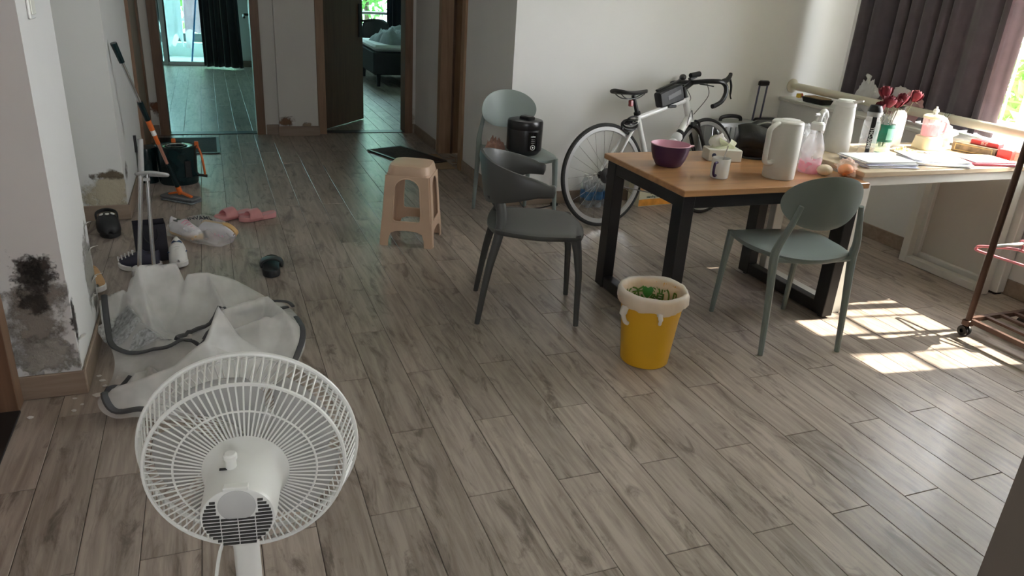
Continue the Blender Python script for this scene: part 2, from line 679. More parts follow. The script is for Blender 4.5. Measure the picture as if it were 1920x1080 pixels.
cand = []
for ci in range(-17, 31):
    cx = X0 + (ci + 0.5) * PW
    base = Y0 if ci % 2 == 0 else Y1
    for ri in range(-5, 15):
        cy = base + (ri + 0.5) * PL
        if cx < -2.35 or cx > 4.85 or cy < -1.9 or cy > 12.6:
            continue
        pts = [(cx + dx * PW / 2, cy + dy * PL / 2) for dx in (-1, 0, 1) for dy in (-1, -0.5, 0, 0.5, 1)]
        vis = any(in_view(*p) and open_floor(*p) for p in pts)
        cand.append((vis, math.hypot(cx, cy), cx, cy))
seen = sorted([c for c in cand if c[0]], key=lambda c: c[1])
for k, (v_, d_, cx, cy) in enumerate(sorted(cand, key=lambda c: (not c[0], c[1]))):
    if v_ and k < 298:
        o = bpy.data.objects.new('plank', plank_me)
        COL.objects.link(o)
        o.parent = floor
        o.location = (cx, cy, random.uniform(-0.0004, 0.0004))
    else:
        field.loft(plank_mb(cx, cy, PW - 2 * g, PL - 2 * g))
o = field.build('plank_field', M_PLANK, floor, smooth=0)
o['kind'] = 'stuff'
print('planks in view', len(seen), 'of', len(cand))

struct('ceiling', MB().box(-2.4, 5.1, -2.0, 12.7, H_CEIL, H_CEIL + 0.1), M_CEIL)

# ---- walls
struct('wall_entry', MB().box(-0.87, -0.72, -1.9, 1.66, 0, H_CEIL).box(-0.87, -0.72, 1.66, 2.69, 2.08, H_CEIL).box(-0.87, -0.72, 2.66, 2.69, 0, 2.08), M_WALL)
struct('wall_pillar', MB().box(-1.15, -0.517, 2.69, 3.25, 0, H_CEIL), M_PILLAR)
struct('wall_alcove', MB().box(-1.15, -1.0, 3.25, 4.79, 0, H_CEIL), M_WALL)
struct('wall_hall_left', MB().box(-1.15, HALL_L, 4.79, BACK_Y, 0, H_CEIL), M_HALL)
struct('wall_back', MB().box(-2.4, -0.39, BACK_Y, 7.43, 0, H_CEIL).box(0.36, 0.985, BACK_Y, 7.43, 0, H_CEIL)
       .box(1.745, 4.9, BACK_Y, 7.43, 0, H_CEIL).box(-0.39, 0.36, BACK_Y, 7.43, 2.05, H_CEIL).box(0.985, 1.745, BACK_Y, 7.43, 2.05, H_CEIL)
       .box(0.55, 0.90, 7.19, BACK_Y, 0, H_CEIL), M_BACK)
struct('wall_hall_right', MB().box(HALL_R, 2.05, 6.42, BACK_Y, 0, H_CEIL).box(HALL_R, 2.05, BIKE_Y, 5.78, 0, H_CEIL).box(HALL_R, 2.05, 5.78, 6.42, 2.05, H_CEIL), M_WALL)
struct('wall_bike', MB().box(2.05, 5.1, BIKE_Y, 4.9, 0, H_CEIL), M_WALL)
struct('wall_window', MB().box(WIN_X, 4.84, 0.74, BIKE_Y, 0, 0.745).box(4.63, 4.84, 0.74, BIKE_Y, 2.55, H_CEIL).box(4.63, 4.84, 3.98, BIKE_Y, 0.745, 2.55), M_WALL)  # end wall hidden by the curtain, widened to cut window glow
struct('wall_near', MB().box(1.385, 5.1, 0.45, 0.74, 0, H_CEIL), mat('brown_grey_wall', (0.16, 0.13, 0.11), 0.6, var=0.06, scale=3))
struct('wall_behind', MB().box(-0.87, -0.15, -2.0, -1.9, 0, H_CEIL).box(0.75, 1.9, -2.0, -1.9, 0, H_CEIL).box(-0.15, 0.75, -2.0, -1.9, 0, 1.55).box(-0.15, 0.75, -2.0, -1.9, 2.05, H_CEIL), M_WALL)  # opening behind the camera is added to let in fill light
struct('wall_corridor', MB().box(1.75, 1.9, -1.9, 0.45, 0, H_CEIL), M_WALL)
struct('wall_balcony_room', MB().box(-2.4, -2.25, 7.43, 12.6, 0, H_CEIL).box(0.62, 0.74, 7.43, 12.6, 0, H_CEIL)
       .box(-2.25, -1.55, 12.43, 12.6, 0, H_CEIL).box(0.40, 0.62, 12.43, 12.6, 0, H_CEIL).box(-1.55, 0.40, 12.43, 12.6, 2.3, H_CEIL), M_WALL)
struct('wall_bedroom', MB().box(4.75, 4.9, 7.43, 12.6, 0, H_CEIL).box(0.74, 2.0, 12.43, 12.6, 0, H_CEIL).box(3.7, 4.75, 12.43, 12.6, 0, H_CEIL)
       .box(2.0, 3.7, 12.43, 12.6, 0, 0.60).box(2.0, 3.7, 12.43, 12.6, 2.35, H_CEIL), M_WALL)

# window sill slab
struct('trim_sill', MB().cham(WIN_X - 0.025, 4.66, 0.745, BIKE_Y - 0.001, 0.745, 0.772, 0.005), mat('sill_stone', (0.72, 0.71, 0.68), 0.3, var=0.08, scale=12))

# ---- baseboards (one piece of tile each)
BH, BT = 0.092, 0.012


def baseboard(name, segs):
    for k, (x0, x1, y0, y1) in enumerate(segs):
        struct(name, MB().cham(x0, x1, y0, y1, 0.0, BH, 0.003), M_BASE)


baseboard('baseboard_pillar', [(-0.718, -0.517 + BT, 2.69 - BT, 2.689), (-0.516, -0.517 + BT, 2.6905, 3.25)])
baseboard('baseboard_hall_left', [(-0.99, HALL_L + BT, 4.79 - BT, 4.789), (HALL_L + 0.001, HALL_L + BT, 4.7905, 6.20)])
baseboard('baseboard_back', [(-0.515, -0.465, BACK_Y - BT, BACK_Y - 0.001), (0.44, 0.549, BACK_Y - BT, BACK_Y - 0.001), (0.55 - BT, 0.90 + BT, 7.19 - BT, 7.189),
                             (1.82, HALL_R - 0.014, BACK_Y - BT, BACK_Y - 0.001)])
baseboard('baseboard_hall_right', [(HALL_R - BT, HALL_R - 0.001, 6.50, BACK_Y - 0.013), (HALL_R - BT, HALL_R - 0.001, BIKE_Y - BT, 5.70)])
baseboard('baseboard_bike', [(HALL_R + 0.001, WIN_X - 0.014, BIKE_Y - BT, BIKE_Y - 0.001)])
baseboard('baseboard_window', [(WIN_X - BT, WIN_X - 0.001, 0.75, BIKE_Y - 0.013)])
baseboard('baseboard_balcony_room', [(0.608, 0.619, 8.35, 12.42), (0.41, 0.607, 12.418, 12.429)])

# ---- doors
def door_frame(name, label, parts):
    d = thing(name, label, None)
    d['kind'] = 'structure'
    for (nm, mb, m) in parts:
        mb.build(nm, m, d, smooth=0, bevel=0.002)
    return d


# entry door on the near wall (face at x = -0.72)
e = door_frame('door_1', 'dark reddish wooden entry door with brown casing beside mouldy pillar', [
    ('casing', MB().box(-0.774, -0.705, 2.60, 2.675, 0, 2.15), M_TRIM), ('casing', MB().box(-0.745, -0.705, 1.60, 1.675, 0, 2.15), M_TRIM),
    ('casing', MB().box(-0.745, -0.705, 1.675, 2.60, 2.075, 2.15), M_TRIM),
    ('leaf', MB().box(-0.85, -0.775, 1.66, 2.66, 0.0, 2.08), M_REDDOOR), ('threshold', MB().box(-0.774, -0.70, 1.675, 2.60, 0.0, 0.010), M_BLACK)])
# hall side door (closed)
door_frame('door_2', 'closed brown wooden door in the side wall behind the mop bucket', [
    ('casing', MB().box(HALL_L - 0.01, HALL_L + 0.022, 6.20, 6.28, 0, 2.1), M_TRIM), ('casing', MB().box(HALL_L - 0.01, HALL_L + 0.022, 6.97, 7.05, 0, 2.1), M_TRIM),
    ('casing', MB().box(HALL_L - 0.01, HALL_L + 0.022, 6.28, 6.97, 2.02, 2.1), M_TRIM), ('leaf', MB().box(HALL_L - 0.01, HALL_L + 0.008, 6.28, 6.97, 0.01, 2.02), M_TRIM)])
# doorway to the balcony room, leaf swung in against the side wall
d3 = door_frame('door_3', 'open doorway to the balcony room with brown casing', [
    ('casing', MB().box(-0.46, -0.385, BACK_Y - 0.02, 7.45, 0, 2.12), M_TRIM), ('casing', MB().box(0.355, 0.43, BACK_Y - 0.02, 7.45, 0, 2.12), M_TRIM),
    ('casing', MB().box(-0.385, 0.355, BACK_Y - 0.02, 7.45, 2.045, 2.12), M_TRIM),
    ('threshold', MB().box(-0.385, 0.355, BACK_Y + 0.02, 7.42, -0.005, 0.006), M_BLACK),
    ('leaf', MB().box(0.395, 0.435, 7.47, 8.22, 0.01, 2.04), M_DOOR)])
hd = [c for c in d3.children if c.name.startswith('leaf')][0]
MB().box(0.386, 0.394, 8.09, 8.15, 0.86, 1.10).tube([(0.39, 8.12, 1.0), (0.345, 8.12, 1.0), (0.34, 8.11, 0.995), (0.34, 8.0, 0.98)], 0.011).build('door_handle', M_BLACK, hd)
# doorway to the bedroom, leaf half open into the room
d4 = door_frame('door_4', 'doorway to the bedroom with a dark brown door half open', [
    ('casing', MB().box(0.912, 0.987, BACK_Y - 0.02, 7.45, 0, 2.12), M_TRIM_L), ('casing', MB().box(1.743, 1.818, BACK_Y - 0.02, 7.45, 0, 2.12), M_TRIM),
    ('casing', MB().box(0.987, 1.743, BACK_Y - 0.02, 7.45, 2.045, 2.12), M_TRIM),
    ('threshold', MB().box(0.987, 1.743, BACK_Y + 0.02, 7.42, -0.005, 0.006), M_BLACK)])
ang = 50
Mleaf = TM(0.995, 7.44, 0) @ RM('Z', ang)
lf = MB().box(0.0, 0.75, 0.0, 0.04, 0.012, 2.04, Mleaf).build('leaf', M_DOOR, d4, smooth=0, bevel=0.002)
MB().box(0.66, 0.72, -0.018, 0.0, 0.84, 1.16, Mleaf).build('lock_plate', M_BLACK, lf, smooth=0, bevel=0.004)
MB().tube([(0.69, -0.01, 1.0), (0.69, -0.06, 1.0), (0.70, -0.065, 1.0), (0.80, -0.065, 1.0)], 0.011, M=Mleaf).build('door_handle', M_BLACK, lf)
MB().box(0.745, 0.752, 0.005, 0.035, 0.82, 1.18, Mleaf).build('latch_plate', M_STEEL, lf, smooth=0)
# doorway in the right hall wall
door_frame('door_5', 'light wooden doorway in the hall wall beside the doormat', [
    ('casing', MB().box(HALL_R - 0.02, 2.06, 6.345, 6.425, 0, 2.12), M_TRIM_L), ('casing', MB().box(HALL_R - 0.02, 2.06, 5.705, 5.785, 0, 2.12), M_TRIM_L),
    ('casing', MB().box(HALL_R - 0.02, 2.06, 5.785, 6.345, 2.04, 2.12), M_TRIM_L), ('leaf', MB().box(2.005, 2.045, 5.787, 6.343, 0.01, 2.04), M_DOOR),
    ('jamb_strip', MB().box(1.935, 1.955, 6.332, 6.346, 0, 2.04), M_DOOR)])

# light switch on the near pillar
sw = thing('light_switch', 'small white light switch high on the pale side of the pillar', 'switch', (-0.517, 2.87, 1.30))
MB().cham(0.0005, 0.009, -0.043, 0.043, -0.043, 0.043, 0.003).build('plate', M_WHITE, sw)
MB().cham(0.009, 0.013, -0.03, 0.03, -0.03, 0.03, 0.002).build('rocker', mat('ivory', (0.75, 0.74, 0.68), 0.4, var=0.02), sw)

# ---- main window
M_FRAME = mat('window_frame_white', (0.82, 0.82, 0.80), 0.35, var=0.02)
M_PANE = pane_glass('window_glass', (0.95, 0.96, 0.96), 0.05)
w1 = thing('window_1', 'wide white framed window behind the dark curtain', None)
w1['kind'] = 'structure'
ys = [0.80, 1.60, 2.40, 3.20, 3.95]
for y in ys:
    MB().cham(4.66, 4.74, y - 0.03, y + 0.03, 0.772, 2.55, 0.006).build('mullion', M_FRAME, w1)
for (z, hh) in ((0.80, 0.028), (1.24, 0.030), (2.52, 0.03)):
    for a, b_ in zip(ys[:-1], ys[1:]):
        MB().cham(4.665, 4.735, a + 0.03, b_ - 0.03, z - hh, z + hh, 0.006).build('rail', M_FRAME, w1)
for a, b_ in zip(ys[:-1], ys[1:]):
    for (z0, z1) in ((0.828, 1.21), (1.27, 2.49)):
        MB().box(4.697, 4.703, a + 0.03, b_ - 0.03, z0, z1).build('pane', M_PANE, w1, smooth=0)
# outside security bars
sb = thing('security_grille', 'thin metal security bars outside the main window', 'grille', (5.0, 0, 0))
k = 0.72
while k < 4.8:
    MB().bar((0, k, 0.72), (0, k, 2.6), 0.014, 0.014).build('bar', M_STEEL, sb, smooth=0)
    k += 0.19
for z in (0.74, 1.25, 1.75, 2.25, 2.58):
    MB().bar((0, 0.68, z), (0, 4.8, z), 0.03, 0.014).build('rail', M_STEEL, sb, smooth=0)
for y in (0.72, 2.62, 4.71):
    MB().bar((0, y, 0.70), (-0.19, y, 0.70), 0.03, 0.03).build('bracket', M_STEEL, sb, smooth=0)

# safety rail in front of the curtain
rl = thing('safety_rail', 'thick cream pipe rail running above the window sill', 'rail', (4.165, BIKE_Y, 0.852))
M_CREAM = mat('cream_enamel', (0.68, 0.64, 0.53), 0.4, var=0.06, scale=4)
MB().tube([(0, -0.002, 0), (0, -3.955, 0)], 0.028, 16).build('pipe', M_CREAM, rl)
for yy, s in ((-0.002, -1), (-3.957, 1)):
    MB().lathe([(0.052, 0), (0.052, 0.006), (0.045, 0.014), (0.032, 0.02), (0.029, 0.045)], 24, M=TM(0, yy, 0) @ RM('X', 90 if s < 0 else -90)).build('flange', M_CREAM, rl)

# ---- curtains
def curtain(name, label, p0, p1, z0, z1, m, folds, amp, seed=0, nu=None, flare=0.0, liner=None, parent=None):
    rnd = random.Random(seed)
    p0, p1 = Vector((*p0, 0)), Vector((*p1, 0))
    d = p1 - p0
    L = d.length
    t = d / L
    nrm = Vector((-t.y, t.x, 0))
    ph = [rnd.uniform(0, 6.28) for _ in range(4)]
    nu = nu or folds * 14

    def fn(u, v):
        z = z0 + (z1 - z0) * v
        w = u + 0.035 * math.sin(u * 9.0 + ph[0]) + 0.02 * math.sin(u * 23 + ph[1])
        a = amp * (0.75 + 0.35 * math.sin(u * 17 + ph[2]))
        s = math.sin(2 * math.pi * folds * w + 0.5 * math.sin(3.1 * v + ph[3]))
        s = math.copysign(abs(s) ** 0.75, s)
        off = a * (s + 0.25 * math.sin(4 * math.pi * folds * w + ph[1] + v)) * (0.85 + 0.15 * (1 - v))
        along = L * u * (1 + flare * (1 - v)) + 0.008 * math.cos(2 * math.pi * folds * w)
        return tuple(p0 + t * along + nrm * off + Vector((0, 0, z + 0.004 * s)))
    o = MB().sheet(fn, nu, 26).build(name, m, parent, smooth=180, solid=0.002)
    if label:
        tag(o, label, 'curtain')
    return o


M_CURT = cloth_mat('curtain_purple_grey', (0.105, 0.088, 0.106), 0.10)
cr = thing('curtain', 'dark purple-grey curtain with deep folds hanging above the sill', 'curtain', (0, 0, 0))
curtain('cloth', None, (4.30, 4.38), (4.30, 3.20), 0.782, 2.58, M_CURT, 9, 0.042, 3, parent=cr)
curtain('sunlit_edge', None, (4.285, 3.225), (4.275, 3.075), 0.782, 2.58, cloth_mat('curtain_sunlit_edge', (0.27, 0.215, 0.235), 0.22), 1, 0.012, 5, nu=20, parent=cr)  # lighter colour stands for sun shining through the curtain edge
rod = thing('curtain_rod', 'steel curtain rod above the main window', 'rod', (4.30, 0, 2.62))
MB().tube([(0, 0.75, 0), (0, 4.69, 0)], 0.014).build('pole', M_STEEL, rod)
for y in (0.76, 4.68):
    MB().ell((0, y, 0), (0.022, 0.01, 0.022)).build('end_cap', M_STEEL, rod)
c2 = thing('curtain', 'added sheer white curtain, out of view, softening light at the near window end', 'curtain', (0, 0, 0))  # unseen curtain added to spread the sun as soft fill
curtain('cloth', None, (4.30, 1.78), (4.30, 0.80), 0.782, 2.58, film('added_sheer_white', (0.90, 0.89, 0.86), 0.86, 0.8, 0.75), 8, 0.035, 8, parent=c2)

# ================================================================== ROOMS BEYOND THE DOORWAYS
M_ALU = mat('grey_aluminium', (0.40, 0.40, 0.41), 0.4, metal=0.6, var=0.05)
M_BALGLASS = pane_glass('balcony_glass', (0.46, 0.66, 0.66), 0.05)
w2 = thing('window_2', 'sliding glass balcony door with grey aluminium frame', None)
w2['kind'] = 'structure'
for x in (-1.53, -0.60, 0.385):
    MB().cham(x - 0.03, x + 0.03, 12.44, 12.52, 0.0, 2.3, 0.005).build('mullion', M_ALU, w2)
for z in (0.025, 2.27):
    for (a, b_) in ((-1.5, -0.63), (-0.57, 0.355)):
        MB().cham(a, b_, 12.45, 12.51, z - 0.025, z + 0.03, 0.004).build('rail', M_ALU, w2)
MB().box(-0.57, -0.55, 12.44, 12.445, 0.05, 2.24).build('seal', M_BLACK, w2, smooth=0)
for (a, b_) in ((-1.5, -0.63), (-0.57, 0.355)):
    MB().box(a, b_, 12.478, 12.482, 0.055, 2.24).build('pane', M_BALGLASS, w2, smooth=0)
# balcony
struct('floor_balcony', MB().box(-2.4, 0.9, 12.6, 13.95, -0.12, -0.002), mat('balcony_tile', (0.62, 0.66, 0.66), 0.4, var=0.05))
struct('wall_parapet', MB().box(-2.4, 0.9, 13.72, 13.92, -0.1, 0.20), mat('parapet_paint', (0.60, 0.68, 0.68), 0.6, var=0.05))
struct('ceiling_balcony_shade', MB().box(-2.4, 0.9, 12.7, 14.1, 2.55, 2.75), M_CEIL)  # unseen slab added to darken the balcony and the room behind it
struct('wall_balcony_shade', MB().box(0.9, 1.0, 12.6, 13.92, -0.1, 2.75).box(-2.5, -2.4, 12.6, 13.92, -0.1, 2.75), M_WALL)  # unseen side walls added with the slab to cut daylight
br = thing('balcony_railing', 'dark metal railing on the balcony parapet', 'railing', (0, 13.80, 0.20))
for x in [-2.3 + 0.4 * i for i in range(8)]:
    MB().bar((x, 0, 0), (x, 0, 0.36), 0.025, 0.025).build('post', M_ALU, br, smooth=0)
MB().box(-2.35, 0.85, -0.02, 0.02, 0.02, 0.15).build('panel', mat('dark_panel', (0.10, 0.13, 0.14), 0.5, var=0.1), br, smooth=0)
MB().box(-2.35, 0.85, -0.03, 0.03, 0.34, 0.38).build('handrail', M_WHITE, br, smooth=0)


def garment(name, label, cat, x, y, ztop, zbot, w, m, seed=0, flare=1.25, hem=0.06, sleeves=True, rz=0.0, hook=0.09, M_h=None):
    """hanging garment: a lofted fabric body on a hanger with two sleeves"""
    rnd = random.Random(seed)
    t = thing(name, label, cat, (x, y, 0), rz)
    rings = []
    N, K = 26, 12
    ph = rnd.uniform(0, 6)
    for i in range(K + 1):
        v = i / K
        z = ztop - (ztop - zbot) * v
        ww = w / 2 * (0.42 + 0.58 * min(1, v * 5)) * (1 + (flare - 1) * v)
        dd = 0.035 * (0.6 + 0.9 * v)
        ring = []
        for j in range(N):
            a = 2 * math.pi * j / N
            wob = 1 + 0.28 * v * math.sin(5 * a + ph + 2 * v) + 0.12 * v * math.sin(9 * a + ph)
            ring.append((ww * math.cos(a), dd * math.sin(a) * wob, z + (hem * math.sin(3 * a + ph) * v * v if i == K else 0) - 0.02 * abs(math.cos(a)) * (1 - v)))
        rings.append(ring)
    MB().loft(rings, caps=False).build('fabric', m, t, smooth=180)
    if sleeves:
        for s in (-1, 1):
            MB().tube([(s * w * 0.40, 0, ztop - 0.05), (s * w * 0.55, 0, ztop - 0.13), (s * w * 0.62, 0.01, ztop - 0.26), (s * w * 0.62, 0, ztop - 0.36)],
                      [0.05, 0.06, 0.058, 0.062], 10, caps=False).build('sleeve', m, t, smooth=180)
    hm = M_h or M_WHITE
    MB().tube([(-w * 0.40, 0, ztop - 0.03), (0, 0, ztop + 0.03), (w * 0.40, 0, ztop - 0.03)], 0.006, 6).tube(
        smooth_path([(0, 0, ztop + 0.03), (0, 0, ztop + 0.06), (0.02, 0, ztop + 0.085), (0, 0, ztop + hook), (-0.018, 0, ztop + 0.085)], 4), 0.003, 6).build('hanger', hm, t)
    return t


dry = thing('drying_pole', 'steel drying pole across the balcony', 'pole', (0, 13.1, 1.98))
MB().tube([(-2.38, 0, 0), (0.88, 0, 0)], 0.014, 10).build('pole', M_STEEL, dry)
for x in (-2.38, 0.88):
    MB().bar((x, 0, -0.03), (x, 0, 0.72), 0.03, 0.03).build('bracket', M_STEEL, dry, smooth=0)
garment('hanging_shirt', 'pale blue-white shirt hanging on the balcony', 'shirt', -0.47, 13.10, 1.87, 0.30, 0.26, cloth_mat('shirt_white', (0.72, 0.78, 0.84), 0.4), 2, 0.9, 0.10, False)
garment('hanging_dress', 'pink dress hanging on the balcony', 'dress', -0.19, 13.10, 1.87, 0.44, 0.22, cloth_mat('dress_pink', (0.75, 0.52, 0.56), 0.4), 4, 1.2, 0.03, False)
garment('hanging_trousers', 'black garment hanging on the balcony beside the pale shirt', 'trousers', -0.73, 13.10, 1.87, 0.56, 0.20, cloth_mat('cloth_black', (0.015, 0.017, 0.02), 0.05), 5, 0.9, 0.05, False)
tl = thing('hanging_towel', 'long pale pink towel hanging low on the balcony', 'towel', (-0.27, 13.35, 0))
MB().sheet(lambda u, v: (-0.055 + 0.11 * u, 0.01 * math.sin(u * 9), 0.16 + 1.80 * v), 8, 14).build('cloth', cloth_mat('towel_pink', (0.80, 0.68, 0.70), 0.4), tl, smooth=180, solid=0.006)
stick = MB().tube([(-0.26, 12.80, 0.0), (-0.12, 12.86, 0.95), (-0.04, 12.90, 1.55)], 0.013, 8).build('blue_pole', mat('blue_plastic', (0.05, 0.25, 0.62), 0.4), None)
tag(stick, 'thin bright blue pole leaning on the balcony', 'pole')
cb = thing('curtain', 'black floor length curtain beside the balcony glass door', 'curtain', (0, 0, 0))
curtain('cloth', None, (-0.09, 12.20), (0.40, 12.06), 0.03, 2.45, cloth_mat('curtain_black', (0.018, 0.018, 0.022), 0.04), 6, 0.045, 11, flare=0.10, parent=cb)
MB().tube([(-1.6, 12.25, 2.47), (0.61, 12.13, 2.47)], 0.013).build('rod', M_STEEL, cb)

# ---- bedroom
w3 = thing('window_3', 'white framed bedroom window beside a dark curtain', None)
w3['kind'] = 'structure'
for x in (2.03, 2.85, 3.67):
    MB().cham(x - 0.03, x + 0.03, 12.45, 12.52, 0.6, 2.35, 0.005).build('mullion', M_FRAME, w3)
for (a, b_) in ((2.06, 2.82), (2.88, 3.64)):
    for z in (0.64, 0.86, 2.32):
        MB().cham(a, b_, 12.455, 12.515, z - 0.022 - (0.02 if z < 0.7 else 0), z + 0.022, 0.004).build('rail', M_FRAME, w3)
    for (z0, z1) in ((0.662, 0.838), (0.882, 2.298)):
        MB().box(a, b_, 12.483, 12.487, z0, z1).build('pane', pane_glass('bedroom_glass', (0.55, 0.70, 0.70), 0.05), w3, smooth=0)
cd = thing('curtain', 'navy black curtain hanging beside the bedroom window', 'curtain', (0, 0, 0))
curtain('cloth', None, (2.66, 12.36), (3.30, 12.36), 0.10, 2.50, cloth_mat('curtain_navy', (0.012, 0.014, 0.024), 0.03), 6, 0.04, 21, parent=cd)
MB().tube([(1.9, 12.38, 2.52), (3.8, 12.38, 2.52)], 0.013).build('rod', M_STEEL, cd)

bed = thing('bed', 'dark bed frame with white mattress in the bedroom', 'bed', (2.95, 11.05, 0))
M_BEDF = mat('bed_frame_dark', (0.018, 0.020, 0.026), 0.6, var=0.2)
MB().cham(-0.88, 0.9, -0.60, 0.60, 0.16, 0.47, 0.02).build('frame', M_BEDF, bed)
for sx in (-0.8, 0.82):
    for sy in (-0.54, 0.54):
        MB().tube([(sx, sy, 0.16), (sx, sy, 0)], [0.03, 0.022], 10).build('leg', M_BEDF, bed)
MB().cham(-0.87, 0.89, -0.59, 0.59, 0.47, 0.55, 0.03).build('mattress', mat('mattress_white', (0.70, 0.72, 0.72), 0.8, var=0.04), bed)
MB().cham(0.9, 0.97, -0.62, 0.62, 0.0, 0.95, 0.02).build('headboard', M_BEDF, bed)


def lump(u, v, w, d, h, seed, sharp=1.0):
    x, y = (u - 0.5) * w, (v - 0.5) * d
    e = max(0.0, 1 - (2 * abs(u - 0.5)) ** 4) * max(0.0, 1 - (2 * abs(v - 0.5)) ** 4)
    n_ = abs(fbm(u * 4 + seed, v * 4, seed)) + 0.35 * abs(fbm(u * 11, v * 11 + seed, 3))
    return x, y, h * e ** 0.5 * (0.45 + 0.8 * n_)


def crumple(name, m, parent, w, d, h, seed, n=34, M=None, smooth=50, solid=0.0):
    return MB().sheet(lambda u, v: lump(u, v, w, d, h, seed), n, n, M=M).build(name, m, parent, smooth=smooth, solid=solid)


du = thing('duvet', 'rumpled grey duvet heaped on the white mattress', 'duvet', (2.75, 11.0, 0.552), 0.2)
crumple('cloth', cloth_mat('duvet_grey', (0.36, 0.40, 0.43), 0.1), du, 1.05, 0.80, 0.24, 3.3, smooth=180)
bc = thing('desk_chair', 'dark chair silhouette beside the bed', 'chair', (2.36, 12.02, 0), 2.6)
for s in (-1, 1):
    for q in (-1, 1):
        MB().tube([(s * 0.2, q * 0.2, 0), (s * 0.19, q * 0.18, 0.44)], 0.016, 8).build('leg', M_BLACK, bc)
MB().loft([rrect(0.42, 0.42, 0.06, 0.44), rrect(0.44, 0.44, 0.07, 0.46), rrect(0.42, 0.42, 0.06, 0.485)]).build('seat', M_BLACK, bc)
MB().sheet(lambda u, v: ((u - 0.5) * 0.42, -0.2 - 0.03 * v + 0.07 * (2 * u - 1) ** 2, 0.49 + 0.30 * v * (1 - 0.25 * (2 * u - 1) ** 4)), 14, 8).build('backrest', M_BLACK, bc, smooth=180, solid=0.02)

# ---- greenery outside
def leaf_cloud(name, label, c, r, n, m, m2, seed, cat='tree', lsize=0.12):
    rnd = random.Random(seed)
    t = thing(name, label, cat, (c[0], c[1], -3.0))
    base = Vector(c) - Vector((c[0], c[1], -3.0))
    MB().tube([(0, 0, 0), (0.05, 0.02, base.z * 0.5), (0, 0, base.z)], [0.11, 0.08, 0.03], 8).build('trunk', m2, t)
    mb = MB()
    for _ in range(n):
        d = Vector((rnd.gauss(0, 1), rnd.gauss(0, 1), rnd.gauss(0, 1))).normalized() * (rnd.random() ** 0.4)
        p = base + Vector((d.x * r[0], d.y * r[1], d.z * r[2]))
        M = TM(*p) @ Matrix.Rotation(rnd.uniform(0, 6.28), 4, Vector((rnd.gauss(0, 1), rnd.gauss(0, 1), rnd.gauss(0, 1))).normalized())
        s = lsize * rnd.uniform(0.6, 1.3)
        mb.add([(0, -s, 0), (s * 0.42, -s * 0.2, 0.15 * s), (0, s, 0), (-s * 0.42, -s * 0.2, 0.15 * s)], [(0, 1, 2), (0, 2, 3)], M)
    o = mb.build('foliage', m, t, smooth=0)
    o['kind'] = 'stuff'
    return t


M_LEAF = cloth_mat('leaf_green', (0.10, 0.24, 0.05), 0.5, 0.5, var=0.5)
M_LEAF2 = cloth_mat('leaf_pale', (0.22, 0.36, 0.10), 0.5, 0.5, var=0.4)
M_BARK = mat('bark', (0.10, 0.07, 0.05), 0.9, var=0.3)
leaf_cloud('garden_tree', 'bright green tree beyond the balcony', (-0.1, 17.5, 1.8), (1.2, 1.0, 1.7), 2600, M_LEAF2, M_BARK, 1)
leaf_cloud('garden_tree', 'green tree outside the bedroom window', (3.3, 17.5, 2.0), (1.3, 1.0, 1.6), 1800, M_LEAF, M_BARK, 2)
leaf_cloud('garden_tree', 'leafy tree outside the main window past the curtain edge', (8.6, 5.6, 0.9), (1.0, 1.6, 1.1), 2200, M_LEAF2, M_BARK, 3)
leaf_cloud('young_shrub', 'young shrub with pale leaves just outside the main window', (5.7, 3.55, 0.7), (0.25, 0.45, 0.45), 90, M_LEAF2, M_BARK, 4, 'shrub', 0.11)
struct('ground_outside', MB().box(-40, 60, -40, 70, -3.3, -3.0), mat('outside_ground', (0.22, 0.27, 0.17), 0.9, var=0.3, scale=0.4))

# ================================================================== FURNITURE
M_WOOD = wood_mat('table_walnut', (0.30, 0.145, 0.062), (0.50, 0.27, 0.125), 'x', 0.30, scale=2.4, contrast=(0.25, 0.7))
M_BLKSTEEL = mat('black_steel', (0.010, 0.010, 0.012), 0.38, var=0.2)
M_MAPLE = wood_mat('desk_maple', (0.52, 0.40, 0.27), (0.66, 0.54, 0.39), 'x', 0.35, scale=1.6)
M_WSTEEL = mat('white_steel', (0.74, 0.74, 0.70), 0.4, var=0.04)

tb = thing('dining_table', 'walnut topped table with black square-tube legs', 'table', (2.3025, 2.89, 0))
hx, hy = 0.5075, 0.36
MB().cham(-hx, hx, -hy, hy, 0.672, 0.70, 0.003).build('tabletop', M_WOOD, tb)
for s in (-1, 1):
    x0, x1 = (-hx + 0.015, -hx + 0.075) if s < 0 else (hx - 0.075, hx - 0.015)
    for q in (-1, 1):
        y0, y1 = (-hy + 0.02, -hy + 0.10) if q < 0 else (hy - 0.10, hy - 0.02)
        MB().cham(x0, x1, y0, y1, 0.012, 0.671, 0.003).build('leg', M_BLKSTEEL, tb)
        MB().lathe([(0.018, 0), (0.018, 0.008), (0.012, 0.013)], 14, M=TM((x0 + x1) / 2, (y0 + y1) / 2, 0)).build('foot', M_BLACK, tb)
    MB().cham(x0 + 0.004, x1 - 0.004, -hy + 0.10, hy - 0.10, 0.012, 0.072, 0.003).build('floor_bar', M_BLKSTEEL, tb)
    MB().cham(x0 + 0.004, x1 - 0.004, -hy + 0.10, hy - 0.10, 0.611, 0.671, 0.003).build('apron', M_BLKSTEEL, tb)
for q in (-1, 1):
    y0, y1 = (-hy + 0.03, -hy + 0.09) if q < 0 else (hy - 0.09, hy - 0.03)
    MB().cham(-hx + 0.076, hx - 0.076, y0, y1, 0.611, 0.671, 0.003).build('apron', M_BLKSTEEL, tb)
